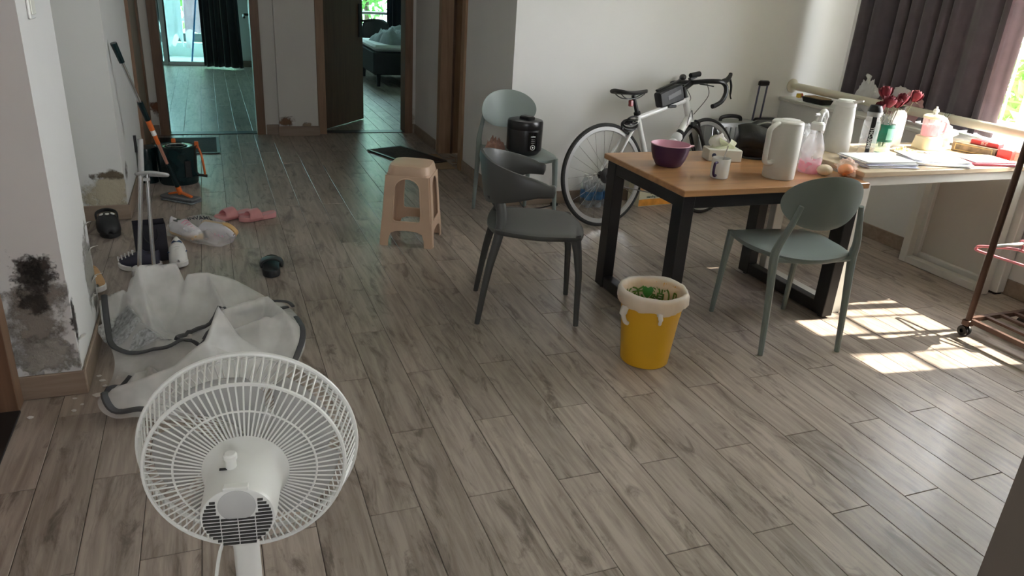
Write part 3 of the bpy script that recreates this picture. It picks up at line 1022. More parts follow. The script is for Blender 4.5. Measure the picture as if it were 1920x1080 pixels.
MB().lathe([(0.009, 0), (0.009, 0.003), (0.005, 0.005)], 12, M=TM(hx - 0.015, -hy + 0.06, 0.05) @ RM('Y', 90)).build('bolt', M_STEEL, tb)

dk = thing('desk', 'light wood desk with white steel legs under the window', 'desk', (3.405, 2.89, 0))
dx, dy = 0.585, 0.305
MB().cham(-dx, dx, -dy, dy, 0.710, 0.735, 0.003).build('desktop', M_MAPLE, dk)
for s in (-1, 1):
    x0, x1 = (-dx + 0.015, -dx + 0.078) if s < 0 else (dx - 0.070, dx - 0.015)
    for q in (-1, 1):
        y0, y1 = (-dy + 0.015, -dy + 0.065) if q < 0 else (dy - 0.065, dy - 0.015)
        MB().cham(x0, x1, y0, y1, 0.0, 0.709, 0.003).build('leg', M_WSTEEL, dk)
    MB().cham(x0, x1, -dy + 0.066, dy - 0.066, 0.0, 0.045, 0.003).build('floor_bar', M_WSTEEL, dk)
    MB().cham(x0, x1, -dy + 0.066, dy - 0.066, 0.66, 0.709, 0.003).build('apron', M_WSTEEL, dk)
for q in (-1, 1):
    y0, y1 = (-dy + 0.018, -dy + 0.058) if q < 0 else (dy - 0.058, dy - 0.018)
    MB().cham(-dx + 0.071, dx - 0.071, y0, y1, 0.662, 0.709, 0.003).build('apron', M_WSTEEL, dk)

# framed board standing against the wall below the sill
pb = thing('framed_board', 'white framed blank board standing against the wall under the sill', 'board', (4.035, 2.875, 0.0))
M_BOARD = mat('board_face', (0.62, 0.60, 0.55), 0.6, var=0.04, scale=3)
MB().box(-0.005, 0.012, -0.25, 0.25, 0.055, 0.655).build('face', M_BOARD, pb, smooth=0)
for (y0, y1, z0, z1) in ((-0.30, -0.25, 0.012, 0.70), (0.25, 0.30, 0.012, 0.70)):
    MB().cham(-0.03, 0.03, y0, y1, z0, z1, 0.004).build('frame_side', M_WHITE, pb)
for (z0, z1) in ((0.012, 0.065), (0.65, 0.70)):
    MB().cham(-0.029, 0.029, -0.2499, 0.2499, z0, z1, 0.004).build('frame_rail', M_WHITE, pb)
for y in (-0.27, 0.27):
    MB().box(-0.026, 0.026, y - 0.02, y + 0.02, 0, 0.012).build('foot', M_BLACK, pb, smooth=0)

# ---- chairs
M_SAGE = mat('sage_plastic', (0.205, 0.245, 0.235), 0.42, var=0.04, scale=3)
M_CHAR = mat('charcoal_plastic', (0.060, 0.062, 0.060), 0.45, var=0.06, scale=3)


def seat_shell(m, parent, w=0.43, d=0.42, z=0.45, dip=0.012, back_w=0.39):
    mb = MB()
    N, K = 22, 22

    def outline(u, v):
        # square to superellipse mapping
        a, b_ = 2 * u - 1, 2 * v - 1
        x = a * math.sqrt(1 - 0.28 * b_ * b_)
        y = b_ * math.sqrt(1 - 0.28 * a * a)
        ww = (back_w + (w - back_w) * (v)) / 2
        return x * ww * 1.08, y * d / 2 * 1.08, a, b_

    def top(u, v):
        x, y, a, b_ = outline(u, v)
        r = max(abs(a), abs(b_))
        zz = z - dip * (1 - (a * a)) * (1 - 0.5 * b_ * b_) - 0.008 * max(0, b_) ** 3 + 0.010 * a * a * max(0, -b_) - 0.006 * r ** 10
        return (x, y, zz)

    mb.sheet(top, N, K)
    mb.sheet(lambda u, v: (lambda p: (p[0] * 0.97, p[1] * 0.97, p[2] - 0.022))(top(1 - u, v)), N, K)
    ring = [(i / N, 0) for i in range(N)] + [(1, j / K) for j in range(K)] + [(1 - i / N, 1) for i in range(N)] + [(0, 1 - j / K) for j in range(K)]
    tp = [top(*p) for p in ring]
    mid = [(p[0] * 1.005, p[1] * 1.005, p[2] - 0.012) for p in tp]
    bt = [(p[0] * 0.97, p[1] * 0.97, p[2] - 0.022) for p in tp]
    mb.loft([bt, mid, tp], caps=False)
    return mb.build('seat', m, parent, smooth=50)


def oval_chair(label, m, loc, rz, group=None):
    c = thing('dining_chair', label, 'chair', loc, rz, group)
    seat_shell(m, c)
    for s in (-1, 1):
        MB().tube([(s * 0.200, 0.225, 0), (s * 0.193, 0.205, 0.25), (s * 0.188, 0.188, 0.435)], [0.0115, 0.015, 0.020], 10).build('leg', m, c)
        MB().tube(smooth_path([(s * 0.192, -0.245, 0), (s * 0.190, -0.222, 0.22), (s * 0.190, -0.195, 0.43), (s * 0.186, -0.205, 0.50), (s * 0.165, -0.222, 0.58), (s * 0.140, -0.236, 0.68)], 5),
                  [0.0115 + 0.0075 * min(1, i / 10) - 0.008 * max(0, (i - 12) / 13) for i in range(26)], 10, flat=1.0).build('leg', m, c)
    # connecting rail under the rear of the seat
    MB().tube([(-0.185, -0.195, 0.432), (0, -0.200, 0.422), (0.185, -0.195, 0.432)], 0.013, 8).build('rear_rail', m, c)
    A, B, zc = 0.192, 0.120, 0.685

    def fn(side):
        def f(u, v):
            a, b_ = 2 * u - 1, 2 * v - 1
            x = a * math.sqrt(1 - 0.5 * b_ * b_)
            y = b_ * math.sqrt(1 - 0.5 * a * a)
            e = max(0, 1 - (x * x + y * y)) ** 0.35
            zz = zc + B * y * (1 + 0.06 * x * x)
            return (A * x, -0.222 - 0.12 * (zz - zc) + 0.060 * x * x + side * (0.0015 + 0.005 * e), zz)
        return f
    mb = MB().sheet(fn(1), 22, 18).sheet(lambda u, v: fn(-1)(1 - u, v), 22, 18)
    N, K = 22, 18
    ring = [(i / N, 0) for i in range(N)] + [(1, j / K) for j in range(K)] + [(1 - i / N, 1) for i in range(N)] + [(0, 1 - j / K) for j in range(K)]
    mb.loft([[fn(1)(*p) for p in ring], [fn(-1)(*p) for p in ring]], caps=False)
    mb.build('backrest', m, c, smooth=50)
    return c


def face_dir(dx_, dy_):
    """rz so that local +Y points along (dx, dy)"""
    return math.atan2(-dx_, dy_)


oval_chair('sage green plastic chair with oval back drawn up to the walnut table', M_SAGE, (2.392, 2.515, 0), face_dir(0.077, 0.478), 'sage oval-back chairs')
chairB = oval_chair('sage green plastic chair with oval back carrying the black rice cooker', M_SAGE, (1.800, 4.425, 0), face_dir(0.02, -1), 'sage oval-back chairs')


def horn_chair(label, m, loc, rz):
    c = thing('armchair', label, 'chair', loc, rz)
    seat_shell(m, c, w=0.42, d=0.41, z=0.445, back_w=0.40)
    for s in (-1, 1):
        MB().tube([(s * 0.185, 0.205, 0), (s * 0.182, 0.195, 0.25), (s * 0.178, 0.180, 0.36), (s * 0.165, 0.165, 0.432)], [0.012, 0.016, 0.020, 0.026], 10).build('leg', m, c)
        MB().tube(smooth_path([(s * 0.195, -0.255, 0), (s * 0.175, -0.215, 0.25), (s * 0.155, -0.175, 0.42), (s * 0.120, -0.165, 0.51), (s * 0.095, -0.195, 0.615)], 5),
                  [0.012 + 0.012 * min(1, i / 12) for i in range(21)], 10, flat=0.8).build('leg', m, c)
    # wrap-around band that ends in two short arms
    path = smooth_path([(0.205, 0.055, 0), (0.218, -0.02, 0), (0.205, -0.12, 0), (0.14, -0.195, 0), (0, -0.228, 0), (-0.14, -0.195, 0), (-0.205, -0.12, 0), (-0.218, -0.02, 0), (-0.205, 0.055, 0)], 6)
    n = len(path)
    rings = []
    for i, p in enumerate(path):
        q = abs(2 * i / (n - 1) - 1)          # 1 at the arm ends, 0 at the middle of the back
        e = 1 - q ** 3
        zt = 0.668 + 0.098 * max(0, 1 - q * 1.15) ** 0.8
        zb = 0.612 - 0.080 * max(0, 1 - q * 1.35) ** 1.0 + (0.012 if q > 0.97 else 0)
        t = (path[min(i + 1, n - 1)] - path[max(i - 1, 0)]).normalized()
        nr = Vector((t.y, -t.x, 0))
        th = 0.013
        lean = 0.035 * max(0, 1 - q * 1.2)
        if i in (0, n - 1):
            th, zt, zb = 0.006, zt - 0.010, zb + 0.010
        ring = []
        for (o_, zf) in ((-1, 0.12), (-1, 0.5), (-1, 0.88), (-0.45, 1), (0.45, 1), (1, 0.88), (1, 0.5), (1, 0.12), (0.45, 0), (-0.45, 0)):
            zz = zb + (zt - zb) * zf
            ring.append(Vector((p.x, p.y - lean * zf, 0)) + nr * o_ * th + Vector((0, 0, zz)))
        rings.append(ring)
    MB().loft(rings).build('backrest', m, c, smooth=60)
    # web that joins the band to the seat
    def web(u, v):
        w = (0.105 - 0.02 * v + 0.035 * v * v)
        return ((2 * u - 1) * w, -0.182 - 0.040 * v - 0.012 * (1 - (2 * u - 1) ** 2), 0.525 + 0.06 * v)
    MB().sheet(web, 10, 6).build('back_web', m, c, smooth=180, solid=0.018)
    return c


horn_chair('charcoal plastic chair with wrap-around back and short arms', M_CHAR, (1.342, 3.015, 0), face_dir(0.954, -0.301))

# ---- plastic stool
M_BEIGE = mat('beige_plastic', (0.58, 0.41, 0.295), 0.42, var=0.03, scale=4)
st = thing('plastic_stool', 'beige plastic stool with arched sides', 'stool', (1.035, 4.125, 0), rad(-25.8))
T, Bw, HS = 0.120, 0.152, 0.455     # half width at top and at the feet
arch = [(0.072 * math.cos(t), 0.335 + 0.062 * math.sin(t)) for t in [math.pi * i / 14 for i in range(15)]]
inner = arch + [(-0.074, 0.30), (-0.080, 0.20), (-0.080, 0.158), (-0.070, 0.148), (0.070, 0.148), (0.080, 0.158), (0.080, 0.20), (0.074, 0.30)]
w0 = lambda z: Bw + (T - Bw) * z / HS
outer = [(-w0(0) + 0.004, 0.0), (-0.106, 0.0), (-0.104, 0.04), (-0.092, 0.078), (-0.06, 0.092), (0, 0.096), (0.06, 0.092), (0.092, 0.078), (0.104, 0.04), (0.106, 0.0), (w0(0) - 0.004, 0.0),
         (w0(0.08) + 0.003, 0.08), (w0(0.14) + 0.003, 0.14), (w0(0.16) - 0.004, 0.16), (w0(0.41) - 0.004, 0.41), (-w0(0.41) + 0.004, 0.41), (-w0(0.16) + 0.004, 0.16), (-w0(0.14) - 0.003, 0.14), (-w0(0.08) - 0.003, 0.08)]
tilt = math.degrees(math.atan2(Bw - T, HS))
for k in range(4):
    M = RM('Z', 90 * k) @ TM(0, -Bw, 0) @ RM('X', 90 - tilt)
    MB().plate([outer, inner[::-1]], -0.004, 0.004, M).build('side_panel', M_BEIGE, st, smooth=30)
    # raised rim round the arch
    MB().tube([Vector((p[0], p[1], 0.002)) for p in inner], 0.0045, 6, closed=True, M=M).build('arch_rim', M_BEIGE, st)
for sx in (-1, 1):
    for sy in (-1, 1):
        # rounded corner leg
        rings = []
        for z in (0.0, 0.012, 0.08, 0.15, 0.165, 0.3, 0.42):
            w = w0(z) + (0.004 if z < 0.155 else 0.0)
            r = 0.030
            ring = []
            for j in range(7):
                a = math.pi / 2 * j / 6
                ring.append((sx * (w - r + r * math.cos(a)), sy * (w - r + r * math.sin(a)), z))
            for j in range(6, -1, -1):
                a = math.pi / 2 * j / 6
                ring.append((sx * (w - r + (r - 0.006) * math.cos(a)), sy * (w - r + (r - 0.006) * math.sin(a)), z))
            rings.append(ring if sx * sy > 0 else ring[::-1])
        MB().loft(rings).build('leg', M_BEIGE, st)
MB().loft([rrect(0.246, 0.246, 0.045, 0.40), rrect(0.250, 0.250, 0.045, 0.405), rrect(0.240, 0.240, 0.05, 0.445), rrect(0.226, 0.226, 0.05, 0.463), rrect(0.19, 0.19, 0.045, 0.469), rrect(0.10, 0.10, 0.03, 0.467)]).build('seat', M_BEIGE, st)

# ---- clothes rack
M_RACK = mat('brown_metal', (0.085, 0.043, 0.030), 0.42, metal=0.2, var=0.15)
rk = thing('clothes_rack', 'brown metal clothes rack on black casters with slatted base', 'rack', (3.53, 1.62, 0))
rx0, rx1, ry0, ry1 = -0.21, 0.21, -0.60, 0.60
for x in (rx0, rx1):
    for y in (ry0, ry1):
        MB().tube([(x, y, 0.075), (x * 0.98, y, 1.55)], 0.0145, 12).build('post', M_RACK, rk)
        cs = MB().cham(x - 0.02, x + 0.02, y - 0.02, y + 0.02, 0.055, 0.085, 0.004).build('caster_mount', M_RACK, rk)
        for s in (-1, 1):
            MB().lathe([(0.010, -0.008), (0.024, -0.008), (0.026, -0.004), (0.026, 0.004), (0.024, 0.008), (0.010, 0.008)], 18, M=TM(x + s * 0.012, y + 0.005, 0.0265) @ RM('Y', 90)).build('wheel', M_BLACK, cs)
        MB().lathe([(0.006, 0), (0.008, 0.004), (0.004, 0.008)], 10, M=TM(x, y, 0.78) @ RM('Y', -90)).build('screw', M_STEEL, rk)
for x in (rx0, rx1):
    MB().bar((x, ry0 + 0.02, 0.085), (x, ry1 - 0.02, 0.085), 0.02, 0.022).build('base_rail', M_RACK, rk, smooth=0)
    MB().tube([(x * 0.98, ry0 - 0.1, 1.55), (x * 0.98, ry1 + 0.06, 1.55)], 0.0125, 12).build('top_bar', M_RACK, rk)
for y in (ry0, ry1):
    MB().bar((rx0 + 0.012, y, 0.085), (rx1 - 0.012, y, 0.085), 0.02, 0.022).build('base_rail', M_RACK, rk, smooth=0)
    MB().tube([(rx0, y, 0.46), (rx1, y, 0.46)], 0.008, 10).build('cross_bar', M_WHITE, rk)
for x in (-0.10, 0.0, 0.10):
    MB().bar((x, ry0 + 0.012, 0.09), (x, ry1 - 0.012, 0.09), 0.026, 0.012).build('slat', M_RACK, rk, smooth=0)
garment('hanging_jacket', 'olive grey jacket hanging on the brown clothes rack', 'jacket', 3.55, 2.13, 1.47, 0.60, 0.36, cloth_mat('cloth_olive', (0.20, 0.19, 0.15), 0.1), 9, 1.05, 0.02, True, rad(4))
garment('hanging_coat', 'dark blue coat hanging on the brown clothes rack', 'coat', 3.55, 1.72, 1.47, 0.45, 0.40, cloth_mat('cloth_navy', (0.05, 0.06, 0.10), 0.08), 12, 1.1, 0.02, True, rad(-6))
garment('hanging_shirt', 'white shirt hanging on the brown clothes rack', 'shirt', 3.55, 1.40, 1.47, 0.70, 0.38, cloth_mat('cloth_white', (0.62, 0.62, 0.60), 0.3), 14, 1.0, 0.02, True, rad(5))
# pink hanger hooked on the cross bar
ph = thing('clothes_hanger', 'pink plastic hanger hooked low on the clothes rack', 'hanger', (3.53, 2.22, 0.46), rad(98))
M_PINKP = mat('pink_plastic', (0.82, 0.30, 0.36), 0.35, var=0.04)
MB().tube(smooth_path([(0.0, 0, -0.035), (0.09, 0, -0.05), (0.185, 0, -0.075), (0.20, 0, -0.088), (0.185, 0, -0.10), (0, 0, -0.10), (-0.185, 0, -0.10), (-0.20, 0, -0.088), (-0.185, 0, -0.075), (-0.09, 0, -0.05)], 5, closed=True), 0.007, 8, closed=True).build('body', M_PINKP, ph)
MB().tube(smooth_path([(0, 0, -0.035), (0, 0, -0.01), (0.018, 0, 0.006), (0, 0, 0.014), (-0.016, 0, 0.004)], 5), 0.004, 8).build('hook', M_PINKP, ph)

# ---- floor fan
M_FANW = mat('fan_white', (0.74, 0.74, 0.72), 0.35, var=0.02)
M_FANB = film('fan_blade', (0.60, 0.60, 0.60), 0.55, 0.2, 0.35)
fan = thing('pedestal_fan', 'white pedestal fan seen from behind with round guard', 'fan', (0.0, 1.318, 0), rad(-8.5))
HB = 0.531
AX = TM(0, 0, HB) @ RM('X', -90)      # local Z -> +Y (airflow), local X stays, local Y -> -Z


def ring_pts(r, y, n=72):
    return [(r * math.cos(2 * math.pi * i / n), y, HB + r * math.sin(2 * math.pi * i / n)) for i in range(n)]


rg = MB()
NR = 84
for i in range(NR):
    a = 2 * math.pi * (i + 0.5) / NR
    prof = [(0.078, -0.010), (0.135, -0.006), (0.186, 0.0), (0.195, 0.006), (0.213, 0.075)]
    rg.tube([(r * math.cos(a), y, HB + r * math.sin(a)) for (r, y) in prof], [0.0019, 0.0018, 0.0018, 0.0020, 0.0022], 5)
for (r, y, t) in ((0.078, -0.010, 0.003), (0.136, -0.006, 0.0022), (0.191, 0.002, 0.0042)):
    rg.tube(ring_pts(r, y), t, 6, closed=True)
rg.build('rear_guard', M_FANW, fan)
MB().tube(ring_pts(0.2155, 0.078), 0.0055, 8, closed=True).build('guard_rim', M_FANW, fan)
fg = MB()
for i in range(NR):
    a = 2 * math.pi * i / NR
    prof = [(0.213, 0.080), (0.185, 0.118), (0.12, 0.135), (0.055, 0.140)]
    fg.tube([(r * math.cos(a + q * 0.12), y, HB + r * math.sin(a + q * 0.12)) for q, (r, y) in enumerate(prof)], 0.0017, 5)
for (r, y) in ((0.186, 0.118), (0.12, 0.135)):
    fg.tube(ring_pts(r, y), 0.002, 6, closed=True)
fg.build('front_guard', M_FANW, fan)
MB().lathe([(0.0, 0.135), (0.058, 0.137), (0.060, 0.142), (0.05, 0.148), (0.0, 0.150)], 32, M=AX).build('front_badge', M_FANW, fan)
MB().lathe([(0.0, 0.02), (0.040, 0.02), (0.042, 0.05), (0.036, 0.075), (0.02, 0.088), (0.0, 0.09)], 24, M=AX).build('blade_hub', mat('fan_grey', (0.55, 0.55, 0.55), 0.4, var=0.03), fan)
for k in range(5):
    a0 = 2 * math.pi * k / 5 + 0.35

    def bl(u, v, a0=a0):
        r = 0.038 + 0.145 * u
        sw_ = (0.34 + 0.52 * math.sin(min(1, u * 1.15) * math.pi * 0.62)) * (1 - 0.25 * max(0, u - 0.8) / 0.2)
        a = a0 + 0.35 * u + (v - 0.5) * sw_ * 1.35
        return (r * math.cos(a), 0.055 + (v - 0.5) * 0.045 * (1 - 0.35 * u), HB + r * math.sin(a))
    MB().sheet(bl, 10, 10).build('blade', M_FANB, fan, smooth=180, solid=0.002)
# motor housing
MB().lathe([(0.0, -0.004), (0.079, -0.004), (0.083, -0.010), (0.081, -0.016), (0.072, -0.030), (0.069, -0.060), (0.067, -0.125), (0.066, -0.138), (0.0655, -0.142)], 48, M=AX).build('motor_housing', M_FANW, fan)
bk = MB().lathe([(0.0655, -0.142), (0.064, -0.148), (0.060, -0.150), (0.0, -0.151)], 48, M=AX).build('rear_cap', M_FANW, fan)
for i in range(-7, 8):
    z = i * 0.0078
    half = math.sqrt(max(0, 0.060 ** 2 - z * z))
    for (a, b_) in ((-half, -0.031), (-0.029, -0.001), (0.001, 0.029), (0.031, half)):
        if z > 0.004 and (abs(a) < 0.03 and abs(b_) < 0.03 or (z < 0.05 and (abs(a) < 0.034 and abs(b_) < 0.034))):
            continue
        if z > 0.01 and b_ > 0 and a < 0.036:
            a = max(a, 0.036)
        if z > 0.01 and a < 0 and b_ > -0.036:
            b_ = min(b_, -0.036)
        if z > 0.01 and abs(a) < 0.0355 and abs(b_) < 0.0355:
            continue
        if b_ - a < 0.006:
            continue
        MB().box(a, b_, -0.1535, -0.1495, HB + z - 0.0016, HB + z + 0.0016).build('vent_slot', mat('slot_dark', (0.045, 0.042, 0.040), 0.8), bk, smooth=0)
MB().lathe([(0.0, -0.1525), (0.030, -0.1525), (0.033, -0.151), (0.033, -0.148)], 32, M=TM(0, 0, 0.028) @ AX).build('round_badge', mat('badge_grey', (0.50, 0.50, 0.50), 0.25, var=0.03), bk)
MB().box(-0.022, 0.022, -0.150, -0.135, HB + 0.058, HB + 0.067).build('catch', M_FANW, bk, smooth=0, bevel=0.002)
kb = MB().lathe([(0.010, 0), (0.010, 0.022), (0.0125, 0.024), (0.0125, 0.032), (0.009, 0.035), (0.0, 0.0345)], 20, M=TM(-0.014, -0.085, HB + 0.062)).build('knob', M_FANW, fan)
MB().box(-0.034, 0.004, -0.093, -0.088, HB + 0.0655, HB + 0.0675).build('knob_slot', M_BLACK, fan, smooth=0)
MB().loft([rrect(0.062, 0.075, 0.02, HB - 0.05, cy=-0.085), rrect(0.060, 0.072, 0.02, HB - 0.075, cy=-0.085), rrect(0.05, 0.05, 0.022, HB - 0.098, cy=-0.085)]).build('tilt_joint', M_FANW, fan)
MB().lathe([(0.0245, HB - 0.097), (0.0245, HB - 0.20), (0.0235, HB - 0.205), (0.0235, 0.16)], 24, M=TM(0, -0.085, 0)).build('pole', M_FANW, fan)
MB().loft([rrect(0.11, 0.10, 0.03, 0.16, cy=-0.085), rrect(0.12, 0.11, 0.03, 0.13, cy=-0.085), rrect(0.12, 0.12, 0.03, 0.03, cy=-0.085)]).build('control_box', M_FANW, fan)
MB().lathe([(0.0, 0.0), (0.165, 0.0), (0.168, 0.008), (0.15, 0.02), (0.07, 0.034), (0.0, 0.036)], 40, M=TM(0, -0.085, 0)).build('base', M_FANW, fan)
MB().tube(smooth_path([(-0.03, -0.09, HB - 0.07), (-0.05, -0.10, HB - 0.13), (-0.06, -0.13, HB - 0.22), (-0.055, -0.13, 0.2), (-0.04, -0.13, 0.12)], 6), 0.0035, 8).build('power_cord', M_FANW, fan)

# ---- waste bin with liner
M_YEL = mat('yellow_plastic', (0.66, 0.36, 0.015), 0.40, var=0.05, scale=5)
M_LINER = film('bin_liner', (0.92, 0.91, 0.89), 0.70, 0.4, 0.45)
bn = thing('waste_bin', 'yellow ribbed plastic waste bin', 'bin', (1.628, 2.405, 0))
bn.scale = (1.16, 1.16, 1.13)
BHH = 0.285
prof = [(0.0, 0.002), (0.082, 0.0), (0.086, 0.004), (0.090, 0.03)]
rings = []
NB = 144
for (r, z) in [(0.0, 0.0015), (0.083, 0.0), (0.087, 0.004), (0.0885, 0.02), (0.104, 0.190), (0.1055, 0.200), (0.112, 0.278), (0.115, 0.285), (0.112, 0.285), (0.108, 0.275), (0.085, 0.012), (0.0, 0.010)]:
    ring = []
    for j in range(NB):
        a = 2 * math.pi * j / NB
        rr = max(r, 1e-4) + (0.0011 if (j % 2 == 0 and 0.19 < z < 0.279 and r > 0.104) else 0)
        ring.append((rr * math.cos(a), rr * math.sin(a), z))
    rings.append(ring)
MB().loft(rings, caps=False).build('bucket', M_YEL, bn, smooth=30)
ln = thing('bin_liner', 'white printed plastic liner folded over the yellow bin', 'bin liner', (1.628, 2.405, 0))
ln.scale = (1.16, 1.16, 1.13)
lr = []
NL = 96
for k, (r, z, w) in enumerate([(0.105, 0.232, 0.008), (0.119, 0.236, 0.010), (0.126, 0.252, 0.007), (0.124, 0.280, 0.005), (0.1195, 0.294, 0.003), (0.111, 0.293, 0.003), (0.106, 0.270, 0.003), (0.098, 0.18, 0.003), (0.090, 0.10, 0.003), (0.078, 0.05, 0.002), (0.01, 0.045, 0.0)]):
    if k == 0:
        continue
    lr.append([((r + w * fbm(3 * math.cos(2 * math.pi * j / NL), 3 * math.sin(2 * math.pi * j / NL), z * 20)) * math.cos(2 * math.pi * j / NL),
                (r + w * fbm(3 * math.cos(2 * math.pi * j / NL), 3 * math.sin(2 * math.pi * j / NL), z * 20)) * math.sin(2 * math.pi * j / NL),
                z + w * 1.2 * fbm(2 * math.cos(2 * math.pi * j / NL) + 5, 2 * math.sin(2 * math.pi * j / NL), 1.7)) for j in range(NL)])
MB().loft(lr, caps=False).build('film', M_LINER, ln, smooth=180)
MB().tube([(0.118 * math.cos(a), 0.118 * math.sin(a), 0.236) for a in (rad(-112), rad(-108), rad(-103))], 0.006, 8).add(
    *((lambda p: (p.v, p.f))(MB().tube(smooth_path([(-0.034, -0.112, 0.236), (-0.036, -0.122, 0.222), (-0.035, -0.118, 0.205), (-0.030, -0.112, 0.203)], 4), [0.009] * 5 + [0.006] * 8, 8)))).build('tied_knot', M_LINER, ln, smooth=180)
MB().tube(smooth_path([(-0.118, -0.02, 0.24), (-0.128, -0.025, 0.215), (-0.120, -0.03, 0.185), (-0.108, -0.03, 0.175)], 4), [0.014] * 5 + [0.008] * 8, 8).build('loop_handle', M_LINER, ln, smooth=180)
# print on the inside of the liner
M_GREENP = mat('print_green', (0.06, 0.17, 0.02), 0.6, var=0.1)


def curved_print(body, size, ang0, z, r, name, parent, m, flip=False):
    vs_, fs_ = text_mesh(body, size)
    out = []
    for p in vs_:
        x, y = (p.x, p.y)
        if flip:
            y = -y
        rr = r + (z + y - 0.20) * 0.10 - p.z
        a = ang0 - x / rr
        out.append((rr * math.cos(a), rr * math.sin(a), z + y))
    MB().add(out, fs_).build(name, m, parent, smooth=0)


curved_print('\u91c7\u4e70', 0.056, rad(106), 0.235, 0.0965, 'lettering', ln, M_GREENP, True)
curved_print('\u8c8c\u513f', 0.056, rad(30), 0.235, 0.0965, 'lettering', ln, M_GREENP, True)
curved_print('\u672c\u54c1\u53ef\u964d\u89e3 2160', 0.017, rad(66), 0.176, 0.0925, 'lettering', ln, M_GREENP, True)
lf_ = [(0.0, -0.026), (0.014, -0.012), (0.0205, 0.004), (0.019, 0.014), (0.010, 0.020), (0, 0.014), (-0.010, 0.020), (-0.019, 0.014), (-0.0205, 0.004), (-0.014, -0.012)]
lf2 = smooth_path([(p[0], p[1], 0) for p in lf_], 4, closed=True)
out, a0 = [], rad(68)
for p in lf2:
    rr = 0.0958 + (0.035 + p.y) * 0.10
    out.append((rr * math.cos(a0 - p.x / rr), rr * math.sin(a0 - p.x / rr), 0.235 + p.y))
cc = (0.0958 * math.cos(a0) * 1.03, 0.0958 * math.sin(a0) * 1.03, 0.235)
MB().add(out + [cc], [(i, (i + 1) % len(out), len(out)) for i in range(len(out))]).build('leaf_emblem', mat('print_leaf', (0.03, 0.20, 0.02), 0.6, var=0.1), ln, smooth=0)

# ================================================================== THINGS ON THE FLOOR
# ---- collapsed mosquito net tent
M_NET = film('net_white', (0.95, 0.95, 0.95), 0.50, 0.35, 0.15)
M_TAPE = mat('grey_binding', (0.075, 0.078, 0.085), 0.7, var=0.2)
M_FOIL = mat('silver_foil', (0.52, 0.53, 0.54), 0.28, metal=0.8, var=0.4, scale=60, bump=1.0)
NETO = [(-0.495, 3.10), (-0.495, 3.35), (-0.40, 3.40), (-0.30, 3.33), (-0.19, 3.36), (-0.05, 3.37), (0.10, 3.34), (0.22, 3.28), (0.27, 3.05), (0.26, 2.78), (0.12, 2.56),
        (-0.09, 2.41), (-0.27, 2.405), (-0.43, 2.455), (-0.455, 2.60), (-0.43, 2.80), (-0.46, 2.97)]
NETR = [([(-0.49, 3.15, .17), (-0.42, 3.24, .17), (-0.36, 3.0, .13), (-0.27, 2.84, .11), (-0.16, 2.81, .10)], 0.11),
        ([(-0.345, 3.16, .30), (-0.27, 3.185, .285), (-0.205, 3.206, .285)], 0.060),
        ([(-0.345, 3.16, .30), (-0.325, 3.08, .17), (-0.30, 2.95, .09)], 0.055),
        ([(-0.345, 3.16, .30), (-0.44, 3.22, .12)], 0.05),
        ([(-0.163, 3.182, .24), (-0.084, 3.183, .24), (0.02, 3.219, .18), (0.184, 3.265, .04)], 0.085),
        ([(-0.084, 3.183, .24), (-0.03, 3.02, .12)], 0.05),
        ([(-0.03, 2.979, .15), (0.14, 3.053, .17), (0.20, 2.889, .15), (0.235, 2.79, .05)], 0.085),
        ([(-0.02, 2.88, .10), (0.10, 2.86, .15), (0.2, 2.889, .15)], 0.06),
        ([(-0.049, 2.76, .26), (-0.101, 2.65, .18), (-0.204, 2.575, .13), (-0.322, 2.525, .115), (-0.399, 2.52, .09), (-0.425, 2.475, .03)], 0.075),
        ([(-0.049, 2.76, .26), (0.0, 2.86, .11)], 0.045),
        ([(-0.101, 2.65, .17), (0.06, 2.66, .07)], 0.05)]


_r = random.Random(31)
for _k in range(34):
    _x, _y, _a, _l = _r.uniform(-0.42, 0.2), _r.uniform(2.5, 3.28), _r.uniform(0, 3.14), _r.uniform(0.05, 0.13)
    _h = _r.uniform(0.03, 0.085)
    NETR.append(([(_x - _l * math.cos(_a), _y - _l * math.sin(_a), _h * 0.4), (_x, _y, _h), (_x + _l * math.cos(_a), _y + _l * math.sin(_a), _h * 0.5)], _r.uniform(0.02, 0.045)))


def seg_d(px, py, a, b_):
    dx_, dy_ = b_[0] - a[0], b_[1] - a[1]
    t = max(0, min(1, ((px - a[0]) * dx_ + (py - a[1]) * dy_) / (dx_ * dx_ + dy_ * dy_ + 1e-9)))
    return math.hypot(px - a[0] - dx_ * t, py - a[1] - dy_ * t), a[2] + (b_[2] - a[2]) * t


def net_z(x, y):
    z = 0.0
    for poly, lam in NETR:
        for a, b_ in zip(poly[:-1], poly[1:]):
            d, h = seg_d(x, y, a, b_)
            d = math.sqrt(d * d + 4.0e-5) - 0.0063
            z = max(z, h * math.exp(-(d / lam) ** 0.95))
    z += 0.010 * fbm(x * 7, y * 7, 2.0, 2)
    return max(0.012 + 0.006 * abs(fbm(x * 14, y * 14)), z)


def inside(px, py, poly):
    c = False
    for i in range(len(poly)):
        (x1, y1), (x2, y2) = poly[i], poly[i - 1]
        if (y1 > py) != (y2 > py) and px < (x2 - x1) * (py - y1) / (y2 - y1) + x1:
            c = not c
    return c


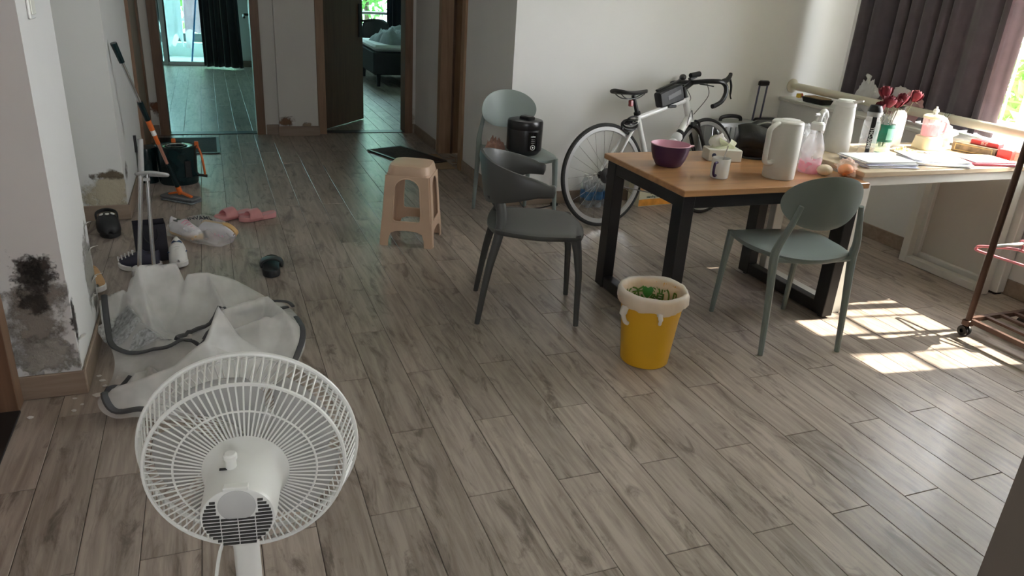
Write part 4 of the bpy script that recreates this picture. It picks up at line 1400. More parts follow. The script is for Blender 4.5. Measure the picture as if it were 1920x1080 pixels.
NX, NY = -0.10, 2.88
net = thing('mosquito_tent', 'collapsed white mesh tent with grey edging lying by the mouldy pillar', 'tent', (NX, NY, 0))
NOUT = [(p.x, p.y) for p in smooth_path([(x, y, 0) for x, y in NETO], 10, closed=True)]
def polar_cloth(zf, k, nr, shrink=1.0):
    m_ = MB()
    n = len(NOUT)
    for r in range(nr + 1):
        q = (r / nr) ** 0.85 * shrink
        for (x, y) in NOUT:
            px, py = NX + (x - NX) * q, NY + (y - NY) * q
            m_.v.append((px - NX, py - NY, zf(px, py)))
    for r in range(nr):
        for j in range(n):
            a_, b2 = r * n + j, r * n + (j + 1) % n
            m_.f.append((a_, b2, b2 + n, a_ + n))
    return m_


polar_cloth(net_z, 1, 84).build('mesh_cloth', M_NET, net, smooth=180)
polar_cloth(lambda x, y: max(0.006, 0.55 * net_z(x + 0.03, y - 0.02) + 0.012 * fbm(x * 12, y * 12, 9)), 1, 40, 0.93).build('inner_cloth', M_NET, net, smooth=180)
ghost = [((x * 0.88 + NX * 0.12) - NX, (y * 0.88 + NY * 0.12) - NY) for x, y in NOUT]
MB().plate([ghost], 0.001, 0.004).build('ground_sheet', mat('ground_sheet_grey', (0.26, 0.26, 0.27), 0.6, var=0.2), net, smooth=0)


def tape(pts, w=0.010, lift=0.006, name='edging'):
    P = smooth_path([(x, y, 0) for x, y in pts], 7)
    MB().tube([(p.x - NX, p.y - NY, net_z(p.x, p.y) + lift) for p in P], w, 8, flat=0.45).build(name, M_TAPE, net)


tape([(-0.485, 3.20), (-0.47, 3.05), (-0.44, 2.93), (-0.36, 2.84), (-0.26, 2.80), (-0.17, 2.83)], 0.012)
tape([(0.235, 3.22), (0.12, 3.13), (-0.01, 3.06), (-0.14, 3.03), (-0.21, 2.97), (-0.215, 2.91), (-0.16, 2.885)], 0.012)
tape([(-0.30, 2.435), (-0.40, 2.455), (-0.43, 2.53), (-0.41, 2.60), (-0.36, 2.66)], 0.014)
tape([(0.255, 3.05), (0.262, 2.93), (0.258, 2.82), (0.21, 2.70)], 0.012)
tape([(-0.11, 2.77), (-0.04, 2.84), (0.0, 2.90), (0.07, 2.93)], 0.012)
tape([(-0.17, 2.83), (-0.10, 2.80), (-0.05, 2.815)], 0.012)
tape([(0.15, 3.29), (0.235, 3.285), (0.26, 3.23)], 0.010)
for (cx_, cy_, w_, d_, r_) in ((-0.42, 3.02, 0.13, 0.16, 0.5), (-0.30, 2.88, 0.16, 0.07, -0.3)):
    def ff(u, v, cx_=cx_, cy_=cy_, w_=w_, d_=d_, r_=r_):
        a, b_ = (u - 0.5) * w_, (v - 0.5) * d_
        x, y = cx_ + a * math.cos(r_) - b_ * math.sin(r_), cy_ + a * math.sin(r_) + b_ * math.cos(r_)
        return (x - NX, y - NY, net_z(x, y) + 0.002 + 0.004 * abs(fbm(x * 60, y * 60)))
    MB().sheet(ff, 22, 18).build('foil_patch', M_FOIL, net, smooth=40)

# ---- shoes
def foot(L, W, z, inset=0.0, n=9, curve=None, x0=0.0, x1=1.0):
    tab = [(0.0, 0.10), (0.03, 0.26), (0.10, 0.37), (0.22, 0.40), (0.40, 0.38), (0.55, 0.41), (0.70, 0.49), (0.82, 0.48), (0.92, 0.36), (0.98, 0.18), (1.0, 0.06)]

    def hw(t):
        for (a, wa), (b_, wb) in zip(tab[:-1], tab[1:]):
            if a <= t <= b_:
                return wa + (wb - wa) * (t - a) / (b_ - a)
        return 0.05
    ts = [x0 + (x1 - x0) * (1 - math.cos(math.pi * i / n)) / 2 for i in range(n + 1)]
    zz = (lambda t: z + (curve(t) if curve else 0))
    up = [(L * t * (1 - 2 * inset / L) + inset, max(0.002, W * hw(t) - inset), zz(t)) for t in ts]
    return up + [(p[0], -p[1] * 0.94, p[2]) for p in reversed(up)]


def slide(name, label, loc, rz, L, W, m, group=None, strap=(0.42, 0.80), hgt_=0.055):
    t = thing(name, label, 'slipper', loc, rz, group)
    cv = lambda u: 0.010 * max(0, 0.3 - u) / 0.3 + 0.006 * max(0, u - 0.85) / 0.15
    MB().loft([foot(L, W, 0.0, 0.006, 12), foot(L, W, 0.004, 0.0, 12), foot(L, W, 0.022, 0.0, 12, cv), foot(L, W, 0.028, 0.004, 12, cv), foot(L, W, 0.024, 0.012, 12, cv)]).build('sole', m, t, smooth=45)

    def fs(u, v):
        x = L * (strap[0] + (strap[1] - strap[0]) * u)
        hw_ = W * (0.44 + 0.07 * math.sin(u * 3))
        a = math.pi * v
        k = hgt_ * (1.0 - 0.25 * u) * (1 + 0.08 * math.sin(math.pi * u))
        xs = x + 0.012 * math.sin(math.pi * v) * (1 - 2 * u) * 1.2
        return (xs, hw_ * math.cos(a) * (1 + 0.06 * math.sin(a)), 0.012 + k * math.sin(a) ** 0.75)
    MB().sheet(fs, 8, 18).build('strap', m, t, smooth=180, solid=0.007)
    return t


M_PINKS = mat('pink_foam', (0.66, 0.30, 0.31), 0.55, var=0.05)
M_BLKS = mat('black_foam', (0.014, 0.015, 0.016), 0.5, var=0.15)
slide('slipper', 'pink foam slipper lying in front of its twin, nearer the plastic shoe bag', (0.160, 4.765, 0), rad(180 + 24), 0.235, 0.098, M_PINKS, 'pink slippers')
slide('slipper', 'pink foam slipper overlapping its twin, on the side of the beige stool', (0.305, 4.705, 0), rad(180 + 20), 0.235, 0.098, M_PINKS, 'pink slippers')
slide('slipper', 'single black slide slipper lying beside the mesh tent', (0.200, 3.655, 0), rad(86), 0.265, 0.112, M_BLKS, None, (0.45, 0.84), 0.040)


def clog(label, loc, rz, charms=True):
    t = thing('clog', label, 'clog', loc, rz, 'black clogs')
    L, W = 0.27, 0.115
    MB().loft([foot(L, W, 0.0, 0.005, 12), foot(L, W, 0.006, 0.0, 12), foot(L, W, 0.030, 0.001, 12), foot(L, W, 0.034, 0.006, 12)]).build('sole', M_BLKS, t, smooth=45)
    rings = []
    for i in range(13):
        u = i / 12
        x = L * (0.40 + 0.60 * u)
        hw_ = W * 0.49 * math.sqrt(max(0.01, 1 - max(0, (u - 0.35) / 0.66) ** 2.4))
        hh = 0.082 * math.sqrt(max(0.015, 1 - (u * 0.985) ** 3.0))
        rings.append([(x, hw_ * math.cos(math.pi * j / 12), 0.026 + hh * math.sin(math.pi * j / 12) ** 0.8) for j in range(13)])
    MB().loft(rings, closed=False, caps=False).build('upper', M_BLKS, t, smooth=60, solid=0.008)
    MB().tube(smooth_path([(0.125, 0.050, 0.055), (0.04, 0.052, 0.085), (-0.006, 0.0, 0.090), (0.04, -0.050, 0.085), (0.125, -0.048, 0.055)], 6), 0.006, 8, flat=2.0).build('heel_strap', M_BLKS, t)
    if charms:
        for (x, y) in ((0.145, 0.028), (0.145, -0.028), (0.175, 0.0)):
            z = 0.036 + 0.082 * 0.95 * (1 - (y / 0.056) ** 2) ** 0.45
            MB().lathe([(0.0, 0.004), (0.010, 0.004), (0.012, 0.0), (0.008, -0.003), (0.0, -0.003)], 12, M=TM(x, y, z + 0.003) @ RM('X', -y * 900)).build('charm', M_WHITE, t)
    return t


clog('black foam clog with white charms in front of the stained wall', (-0.640, 4.69, 0), rad(-80))
clog('black foam clog half hidden behind the mouldy pillar', (-0.800, 4.66, 0), rad(-84), False)


def sneaker(name, label, loc, rot, m_up, m_sole, m_lace, m_accent=None, L=0.26, W=0.095, group=None, parent=None):
    t = thing(name, label, 'sneaker', loc, 0, group, rot)
    cv = lambda u: 0.008 * max(0, u - 0.8) / 0.2
    MB().loft([foot(L, W, 0.0, 0.005, 12, cv), foot(L, W, 0.005, 0.0, 12, cv), foot(L, W, 0.026, -0.001, 12, cv), foot(L, W, 0.030, 0.004, 12, cv)]).build('sole', m_sole, t, smooth=45)
    rings = []
    N = 14
    for i in range(N + 1):
        u = i / N
        x = 0.008 + (L - 0.016) * u
        hw_ = W * (0.36 + 0.10 * math.sin(math.pi * min(1, u * 1.05) * 0.72)) * math.sqrt(max(0.03, 1 - max(0, (u - 0.72) / 0.285) ** 2)) * math.sqrt(min(1, 0.25 + u * 7))
        if u < 0.42:
            hh = 0.072 - 0.022 * math.sin(math.pi * u / 0.42) * 0.6
        else:
            hh = 0.030 + 0.048 * (1 - ((u - 0.42) / 0.58) ** 0.85)
        hh = max(0.012, hh)
        rings.append([(x, hw_ * math.cos(math.pi * j / 14), 0.022 + hh * math.sin(math.pi * j / 14) ** 0.65) for j in range(15)])
    MB().loft(rings, closed=False, caps=False).build('upper', m_up, t, smooth=70, solid=0.003)
    MB().lathe([(0.0, 0.0), (0.030, 0.0)], 18, M=TM(0.075, 0, 0.083) @ Matrix.Diagonal((1.5, 0.85, 1, 1))).build('opening', m_accent or M_BLACK, t)
    for k in range(5):
        x = 0.125 + k * 0.017
        z = 0.094 - k * 0.0078
        MB().tube(smooth_path([(x, 0.026 - k * 0.001, z - 0.012), (x + 0.006, 0.0, z + 0.002), (x + 0.003, -0.026 + k * 0.001, z - 0.012)], 4), 0.0035, 6).build('lace', m_lace, t)
    if m_accent:
        for s in (-1, 1):
            MB().tube(smooth_path([(0.06, s * W * 0.40, 0.035), (0.11, s * W * 0.42, 0.048), (0.16, s * W * 0.44, 0.062)], 4), 0.006, 6, flat=0.4).build('side_stripe', m_accent, t)
    return t


M_SNW = mat('sneaker_white', (0.74, 0.73, 0.72), 0.6, var=0.05)
M_SNN = mat('sneaker_navy', (0.035, 0.035, 0.060), 0.7, var=0.15)
M_SNT = mat('sneaker_tan', (0.48, 0.30, 0.15), 0.7, var=0.1)
M_GUM = mat('gum_sole', (0.60, 0.38, 0.16), 0.5, var=0.06)
M_PLACE = mat('pink_lace', (0.88, 0.42, 0.55), 0.7, var=0.05)
M_PALE = mat('sneaker_pale', (0.68, 0.66, 0.70), 0.6, var=0.05)
M_NAVYB = mat('navy_blue', (0.04, 0.09, 0.20), 0.6, var=0.1)
sneaker('sneaker', 'white sneaker with dark navy trim beside the black paper bag', (-0.248, 4.13, 0), (0, 0, rad(-87)), M_SNW, M_SNW, M_SNW, M_NAVYB, group='white and navy sneakers')
sneaker('sneaker', 'dark navy sneaker with white sole behind the steel mop poles', (-0.315, 3.925, 0), (0, 0, rad(176)), M_SNN, M_SNW, M_SNW, L=0.20, group='white and navy sneakers')
sneaker('sneaker', 'tan sneaker with white sole half hidden behind the mouldy pillar', (-0.650, 3.86, 0), (0, 0, rad(-72)), M_SNT, M_SNW, M_SNT)
# clear bag with a pair of sneakers
sneaker('bagged_sneaker', 'pale sneaker with pink laces inside the clear plastic bag', (-0.285, 4.475, 0.008), (0, 0, rad(-52)), M_PALE, M_GUM, M_PLACE, group='sneakers in the clear bag', L=0.25)
sneaker('bagged_sneaker', 'pale sneaker lying on its side with tan sole up inside the clear plastic bag', (-0.110, 4.470, 0.055), (rad(118), 0, rad(-42)), M_PALE, M_GUM, M_PLACE, group='sneakers in the clear bag', L=0.25)
M_CLEAR = film('clear_film', (0.88, 0.88, 0.90), 0.24, 0.12, 0.3)
sbg = thing('shoe_bag', 'clear plastic bag with dark lettering holding a pair of pale sneakers', 'plastic bag', (-0.135, 4.335, 0), rad(-46))
rings = []
for i in range(17):
    u = i / 16
    w = 0.155 * (math.sin(math.pi * (0.06 + 0.88 * u)) ** 0.45)
    hh = 0.135 * (math.sin(math.pi * (0.08 + 0.84 * u)) ** 0.7) * (1 - 0.22 * u)
    ring = []
    for j in range(28):
        a = 2 * math.pi * j / 28
        k = 1 + 0.06 * fbm(u * 5, 3 * math.cos(a), 3 * math.sin(a))
        ring.append((-0.19 + 0.38 * u + 0.008 * math.sin(5 * a), w * k * math.cos(a), 0.004 + hh * k * 0.5 * (1 + math.sin(a))))
    rings.append(ring)
MB().loft(rings).build('film', M_CLEAR, sbg, smooth=60)
tv, tf = text_mesh('INVAML', 0.042)
on_film = []
for p in tv:
    q = RM('Z', 46) @ RM('Z', 10) @ Vector((p.x * 0.85, p.y * 1.5, 0))
    lx, ly = q.x + 0.005, q.y + 0.005
    u = (lx + 0.19) / 0.38
    w = 0.155 * (math.sin(math.pi * (0.06 + 0.88 * u)) ** 0.45)
    hh = 0.135 * (math.sin(math.pi * (0.08 + 0.84 * u)) ** 0.7) * (1 - 0.22 * u)
    a_ = math.acos(max(-1, min(1, ly / w)))
    k = 1 + 0.06 * fbm(u * 5, 3 * math.cos(a_), 3 * math.sin(a_))
    on_film.append((lx, ly, 0.004 + hh * k * 0.5 * (1 + math.sin(a_)) + 0.003 + p.z))
MB().add(on_film, tf).build('lettering', mat('ink_dark', (0.02, 0.02, 0.03), 0.6), sbg, smooth=0)

# black paper bag
pbg = thing('paper_bag', 'small black paper carrier bag standing among the shoes', 'paper bag', (-0.365, 4.055, 0), rad(8))
M_BLKP = mat('black_card', (0.018, 0.017, 0.024), 0.55, var=0.15)
w_, d_, h_ = 0.15, 0.085, 0.20
MB().box(-w_ / 2, w_ / 2, -d_ / 2, -d_ / 2 + 0.001, 0, h_).box(-w_ / 2, w_ / 2, d_ / 2 - 0.001, d_ / 2, 0, h_ + 0.004).box(-w_ / 2, -w_ / 2 + 0.001, -d_ / 2, d_ / 2, 0, h_).box(w_ / 2 - 0.001, w_ / 2, -d_ / 2, d_ / 2, 0, h_).box(-w_ / 2, w_ / 2, -d_ / 2, d_ / 2, 0, 0.001).build('body', M_BLKP, pbg, smooth=0)
for s in (-1, 1):
    MB().tube(smooth_path([(-0.035, s * d_ / 2 * 1.03, h_ - 0.025), (-0.03, s * d_ / 2 * 1.1, h_ - 0.07), (0, s * d_ / 2 * 1.14, h_ - 0.095), (0.03, s * d_ / 2 * 1.1, h_ - 0.07), (0.035, s * d_ / 2 * 1.03, h_ - 0.025)], 5), 0.003, 6).build('ribbon_handle', M_BLACK, pbg)

# ---- steel squeeze mop standing behind the tent
sm = thing('squeeze_mop', 'steel squeeze mop with twin poles and a grey bracket', 'mop', (-0.372, 3.795, 0))
M_GREYP = mat('grey_plastic', (0.46, 0.46, 0.46), 0.45, var=0.05)
MB().tube([(-0.035, 0.0, 0.05), (0.022, 0.075, 0.52)], 0.0105, 12).build('pole', M_STEEL, sm)
MB().tube([(0.028, 0.01, 0.05), (0.045, 0.085, 0.50)], 0.0095, 12).build('pole', M_STEEL, sm)
MB().tube([(0.020, 0.073, 0.49), (0.034, 0.09, 0.665)], [0.013, 0.0125], 12).build('grip', M_GREYP, sm)
MB().box(0.004, 0.016, 0.094, 0.104, 0.60, 0.68).build('hook_tab', M_BLACK, sm, smooth=0)
br_ = MB()
br_.tube(smooth_path([(0.005, 0.06, 0.505), (0.06, 0.055, 0.512), (0.125, 0.06, 0.500), (0.130, 0.075, 0.490), (0.06, 0.085, 0.492), (0.005, 0.09, 0.497)], 4, closed=True), 0.008, 8, closed=True)
br_.bar((0.012, 0.075, 0.475), (0.052, 0.085, 0.475), 0.03, 0.012)
br_.bar((0.03, 0.06, 0.502), (0.05, 0.088, 0.496), 0.006, 0.008)
br_.bar((0.07, 0.058, 0.503), (0.09, 0.084, 0.496), 0.006, 0.008)
br_.build('bracket', M_GREYP, sm, smooth=40)
MB().cham(-0.07, 0.07, -0.03, 0.04, 0.0, 0.055, 0.008).build('sponge_head', M_GREYP, sm)

# ---- spin mop and bucket
M_TEAL = mat('dark_teal_plastic', (0.004, 0.018, 0.020), 0.22, var=0.1)
M_ORNG = mat('orange_plastic', (0.72, 0.16, 0.03), 0.38, var=0.06)
mp0, mp1 = Vector((-0.500, 4.90, 1.00)), Vector((-0.252, 5.135, 0.055))
mop = thing('spin_mop', 'flat mop with teal grip and orange joints leaning on the wall', 'mop', tuple(mp1))


def mseg(a, b_, r, m, name, n=12):
    P = [(mp1.lerp(mp0, a)) - mp1, (mp1.lerp(mp0, b_)) - mp1]
    return MB().tube(P, r, n).build(name, m, mop)


mseg(0.885, 1.0, [0.0155, 0.019], M_TEAL, 'grip')
mseg(0.62, 0.885, 0.0100, M_STEEL, 'pole')
mseg(0.52, 0.64, [0.0155, 0.017], M_TEAL, 'sleeve')
mseg(0.455, 0.52, 0.0165, M_ORNG, 'collar')
mseg(0.42, 0.455, 0.0145, M_WHITE, 'band')
mseg(0.36, 0.42, 0.0130, M_ORNG, 'collar')
mseg(0.20, 0.36, 0.0100, mat('copper_tube', (0.60, 0.30, 0.22), 0.3, metal=0.7, var=0.06), 'pole')
mseg(0.05, 0.22, [0.0150, 0.0135], M_TEAL, 'sleeve')
mseg(-0.005, 0.05, 0.0165, M_ORNG, 'joint')
Mh = RM('Z', -40)
MB().cham(-0.13, 0.13, -0.045, 0.045, -0.040, -0.018, 0.006, Mh).build('head_plate', mat('mop_grey', (0.13, 0.14, 0.15), 0.6, var=0.15), mop)
MB().cham(-0.125, 0.125, -0.05, 0.05, -0.053, -0.040, 0.005, Mh).build('mop_pad', mat('mop_fibre', (0.22, 0.25, 0.27), 0.95, var=0.4, scale=50, bump=0.8), mop)
for s in (-1, 1):
    MB().bar((s * 0.09, 0, -0.016), (s * 0.012, 0, 0.004), 0.022, 0.012, Mh).build('clip', M_ORNG, mop, smooth=0, bevel=0.002)

bk_ = thing('mop_bucket', 'glossy dark teal mop bucket with orange handle clips', 'bucket', (-0.272, 5.62, 0))
bk_.scale = (0.86, 0.86, 0.98)
oval = lambda r, z: [(1.18 * r * math.cos(2 * math.pi * j / 40), r * math.sin(2 * math.pi * j / 40), z) for j in range(40)]
MB().loft([oval(0.01, 0.0), oval(0.118, 0.0), oval(0.125, 0.01), oval(0.130, 0.06), oval(0.122, 0.062), oval(0.130, 0.255), oval(0.136, 0.268), oval(0.130, 0.270), oval(0.120, 0.262)], caps=False).build('body', M_TEAL, bk_, smooth=40)
MB().loft([oval(0.120, 0.262), oval(0.110, 0.268), oval(0.075, 0.262), oval(0.070, 0.22), oval(0.01, 0.218)], caps=False).build('wringer', M_TEAL, bk_, smooth=40)
MB().lathe([(0.072, 0.264), (0.076, 0.270), (0.070, 0.272), (0.066, 0.266)], 30).build('wringer_rim', M_STEEL, bk_)
MB().cham(0.055, 0.105, -0.125, -0.112, 0.06, 0.18, 0.004).build('drain_panel', M_BLACK, bk_)
for (x, y) in ((-0.02, 0.125), (0.155, 0.0)):
    MB().cham(x - 0.016, x + 0.016, y - 0.012, y + 0.014, 0.245, 0.295, 0.004).build('handle_clip', M_ORNG, bk_)
MB().tube(smooth_path([(0.165, -0.005, 0.255), (0.185, -0.02, 0.20), (0.195, -0.03, 0.12), (0.20, -0.035, 0.06)], 5), [0.009] * 16, 10).build('carry_handle', M_ORNG, bk_)
MB().tube([(0.15, -0.02, 0.055), (0.215, -0.04, 0.050)], 0.011, 10).build('spout', M_BLACK, bk_)
# second, hidden chamber of the bucket
MB().loft([[(p[0] * 0.55 - 0.22, p[1] * 0.8 + 0.06, p[2]) for p in oval(r, z)] for r, z in ((0.10, 0.0), (0.11, 0.24), (0.105, 0.25))]).build('rinse_chamber', M_TEAL, bk_, smooth=40)

# ---- mats
M_MATD = mat('dark_rubber_mat', (0.045, 0.038, 0.034), 0.85, var=0.25, scale=60, bump=0.5)


def doormat(label, cx_, cy_, w, d, rz, m, z=0.0015, th=0.008, border=0.022):
    t = thing('doormat', label, 'mat', (cx_, cy_, z), rz)
    MB().loft([rrect(w - 2 * border, d - 2 * border, 0.012, 0.0), rrect(w - 2 * border, d - 2 * border, 0.012, th - 0.002)]).build('pile', m, t)
    MB().plate([[p[:2] for p in rrect(w, d, 0.02, 0)], [p[:2] for p in rrect(w - 2 * border, d - 2 * border, 0.012, 0)][::-1]], 0.0, th).build('border', M_BLACK, t, smooth=30)
    return t


doormat('dark doormat in front of the balcony room doorway', -0.235, 6.82, 0.50, 0.64, rad(0), M_MATD)
crd = MB().cham(-0.19, 0.19, -0.27, 0.27, 0.0, 0.004, 0.001).build('cardboard_sheet', mat('cardboard', (0.46, 0.34, 0.22), 0.85, var=0.12, scale=5), None)
crd.location = (1.622, 6.04, 0.0012)
crd.rotation_euler.z = rad(2)
tag(crd, 'flat beige cardboard sheet lying under the dark doormat', 'cardboard')
doormat('dark brown doormat lying askew on the cardboard sheet', 1.520, 6.262, 0.69, 0.37, rad(-68), mat('brown_mat', (0.070, 0.050, 0.044), 0.9, var=0.25, scale=50, bump=0.5), z=0.0062)

# loose debris
M_FLAKE = mat('paint_flake_white', (0.70, 0.68, 0.66), 0.7, var=0.1)
flakes = [(-0.470, 2.655, 0.022, 'largest pale flake of paint on the floor by the mouldy pillar'), (-0.547, 2.648, 0.009, None), (-0.516, 2.601, 0.008, None), (-0.536, 2.564, 0.010, None),
          (-0.665, 2.554, 0.012, None), (-0.457, 2.715, 0.012, None), (-0.470, 2.760, 0.014, None), (-0.485, 2.80, 0.010, None)]
for k, (x, y, s, lb) in enumerate(flakes):
    pts = [(s * random.uniform(0.6, 1.1) * math.cos(a), s * random.uniform(0.5, 0.9) * math.sin(a)) for a in [2 * math.pi * j / 6 + 0.3 * k for j in range(6)]]
    o = MB().plate([pts], 0.0, 0.0022, RM('Y', 4)).build('paint_flake', M_FLAKE, None, smooth=0)
    o.location = (x, y, 0.002)
    tag(o, lb or 'small chip of fallen white paint on the floor near the pillar', 'paint flake', 'fallen paint chips')
for k, (x, y, a, L_) in enumerate([(1.875, 6.13, 20, 0.05), (1.90, 6.05, 75, 0.06), (1.885, 5.97, -40, 0.045), (1.915, 6.18, 110, 0.05), (1.87, 5.90, 10, 0.04)]):
    o = MB().bar((-L_, 0, 0.004), (L_, 0, 0.005), 0.006, 0.004).build('wood_splinter', M_TRIM_L, None, smooth=0)
    o.location = (x, y, 0.001)
    o.rotation_euler.z = rad(a)
    tag(o, 'thin wood splinter on the floor inside the hall doorway', 'splinter', 'splinters in the doorway')
# curled flakes of paint still hanging on the pillar edge
fl = bpy.data.objects['wall_pillar']
for (y, z, s, w) in [(3.215, 0.355, 0.035, 0.06), (3.19, 0.24, 0.045, 0.07), (3.10, 0.20, 0.03, 0.05), (2.74, 0.19, 0.02, 0.05), (3.225, 0.46, 0.02, 0.05)]:
    MB().sheet(lambda u, v, y=y, z=z, s=s, w=w: (-0.5165 + s * (u ** 1.6) * (0.6 + 0.4 * math.sin(3 * v + y * 9)), y + (v - 0.5) * w + 0.01 * u, z + 0.5 * s * u - 0.3 * s * u * v), 6, 5).build('paint_curl', M_FLAKE, fl, smooth=180, solid=0.0015)

# ================================================================== BICYCLE AND LUGGAGE
M_RUB = mat('tyre_rubber', (0.018, 0.018, 0.018), 0.75, var=0.15)
M_RIM = mat('rim_alloy', (0.66, 0.67, 0.68), 0.3, metal=0.85, var=0.04)
M_RIMB = mat('rim_black', (0.02, 0.02, 0.02), 0.35, var=0.1)
M_BKW = mat('bike_white', (0.80, 0.80, 0.80), 0.22, var=0.03, coat=0.5)
M_BKB = mat('bike_black', (0.010, 0.010, 0.011), 0.35, var=0.2)
bike = thing('bicycle', 'white road bicycle with black drop handlebars leaning by the wall', 'bicycle', (2.330, 4.145, 0.0), rot=(rad(-7.5), 0, rad(10.0)))
WR = 0.335


def circ(r, n=64, c=(0, 0, 0)):
    return [(c[0] + r * math.cos(2 * math.pi * i / n), c[1], c[2] + r * math.sin(2 * math.pi * i / n)) for i in range(n)]


def wheel(c, M, nsp, rim_m, kind):
    w = MB().tube(circ(WR - 0.014, 72), 0.0135, 10, closed=True, M=M @ TM(*c)).build('tyre', M_RUB, bike)
    rings = []
    for i in range(73):
        a = 2 * math.pi * i / 72
        rings.append([(r * math.cos(a), y, r * math.sin(a)) for (r, y) in ((0.311, -0.010), (0.311, 0.010), (0.288, 0.0085), (0.283, 0.0), (0.288, -0.0085))])
    MB().loft(rings, caps=False, M=M @ TM(*c)).build('rim', rim_m, w)
    sp = MB()
    for i in range(nsp):
        a = 2 * math.pi * i / nsp
        s = 1 if i % 2 else -1
        b_ = a + (0.85 if (i // 2) % 2 else -0.85)
        sp.tube([(0.022 * math.cos(b_), s * 0.028, 0.022 * math.sin(b_)), (0.286 * math.cos(a), 0, 0.286 * math.sin(a))], 0.0012, 5, M=M @ TM(*c))
    sp.build('spokes', M_STEEL, w)
    MB().lathe([(0.006, -0.055), (0.011, -0.05), (0.024, -0.032), (0.012, -0.026), (0.012, 0.026), (0.024, 0.032), (0.011, 0.05), (0.006, 0.055)], 18, M=M @ TM(*c) @ RM('X', 90)).build('hub', M_BKB, w)
    MB().tube([(0.25, -0.002, 0.13), (0.285, -0.002, 0.148)], 0.004, 6, M=M @ TM(*c)).build('valve', M_BLACK, w)
    return w


ID = Matrix.Identity(4)
RA, BB, SC, HT, HBt = Vector((0, 0, WR)), Vector((0.405, 0, 0.275)), Vector((0.275, 0, 0.690)), Vector((0.690, 0, 0.795)), Vector((0.735, 0, 0.655))
FA = Vector((0.905, 0, WR))
rw = wheel(RA, ID, 24, M_RIM, 'rear')
# cassette and drive train on the camera side (-Y)
for k in range(6):
    MB().lathe([(0.016, 0), (0.050 - k * 0.005, 0), (0.050 - k * 0.005, 0.0016), (0.016, 0.0016)], 28, M=TM(0, -0.030 - k * 0.0036, WR) @ RM('X', 90)).build('sprocket', mat('dark_steel', (0.10, 0.10, 0.10), 0.35, metal=0.9, var=0.1), rw)
MB().lathe([(0.04, 0), (0.088, 0), (0.090, 0.001), (0.088, 0.003), (0.04, 0.003)], 44, M=TM(BB.x, -0.045, BB.z) @ RM('X', 90)).build('chainring', M_BKB, bike)
MB().lathe([(0.0, 0), (0.020, 0), (0.020, 0.05), (0.0, 0.05)], 16, M=TM(BB.x, 0.025, BB.z) @ RM('X', 90)).build('bottom_bracket', M_BKB, bike)
for s, y in ((1, -0.062), (-1, 0.062)):
    e_ = BB + Vector((0.12 * s, 0, -0.115 * s))
    MB().bar((BB.x, y, BB.z), (e_.x, y, e_.z), 0.012, 0.026).build('crank', M_BKB, bike, smooth=0, bevel=0.003)
    MB().cham(e_.x - 0.045, e_.x + 0.045, y - (0.085 if y < 0 else 0.005), y + (0.005 if y < 0 else 0.085), e_.z - 0.010, e_.z + 0.010, 0.004).build('pedal', M_BLACK, bike)
for z0, z1, off in ((0.048, 0.088, 1), (-0.048, -0.088, 1)):
    MB().tube([(0, -0.040, WR + z0), (BB.x, -0.046, BB.z + z1)], 0.0035, 6).build('chain', mat('chain_steel', (0.25, 0.25, 0.25), 0.4, metal=0.9), bike)
MB().cham(-0.005, 0.022, -0.075, -0.050, WR - 0.155, WR - 0.05, 0.006).build('derailleur', M_BKB, bike)
MB().cham(0.055, 0.075, -0.060, -0.045, WR - 0.03, WR + 0.006, 0.004).build('dropout', M_BKW, bike)
# frame tubes
fr = MB().tube([SC, HT], [0.0165, 0.019], 14).build('top_tube', M_BKW, bike)
MB().tube([HBt + Vector((-0.01, 0, 0.02)), BB], [0.027, 0.025], 14).build('down_tube', M_BKW, bike)
MB().tube([SC + Vector((-0.008, 0, 0.025)), BB], [0.0175, 0.018], 14).build('seat_tube', M_BKW, bike)
MB().tube([HT + Vector((-0.006, 0, 0.018)), HBt + Vector((0.006, 0, -0.018))], 0.0235, 14).build('head_tube', M_BKW, bike)
for s in (-1, 1):
    MB().tube(smooth_path([SC + Vector((-0.01, s * 0.014, -0.015)), Vector((0.16, s * 0.034, 0.55)), RA + Vector((0.005, s * 0.060, 0.004))], 4), [0.0105] * 4 + [0.0085] * 5, 10).build('seat_stay', M_BKW, bike)
    MB().tube(smooth_path([BB + Vector((-0.02, s * 0.025, 0)), Vector((0.25, s * 0.045, 0.29)), RA + Vector((0.005, s * 0.060, -0.004))], 4), [0.0125] * 4 + [0.010] * 5, 10).build('chain_stay', M_BKW, bike)
MB().lathe([(0.021, -0.012), (0.023, -0.008), (0.023, 0.008), (0.019, 0.012)], 16, M=TM(SC.x - 0.010, 0, SC.z + 0.030) @ RM('Y', -16)).build('seat_clamp', M_BKB, bike)
MB().tube([SC + Vector((-0.010, 0, 0.03)), SC + Vector((-0.048, 0, 0.145))], 0.0136, 12).build('seat_post', M_BKB, bike)
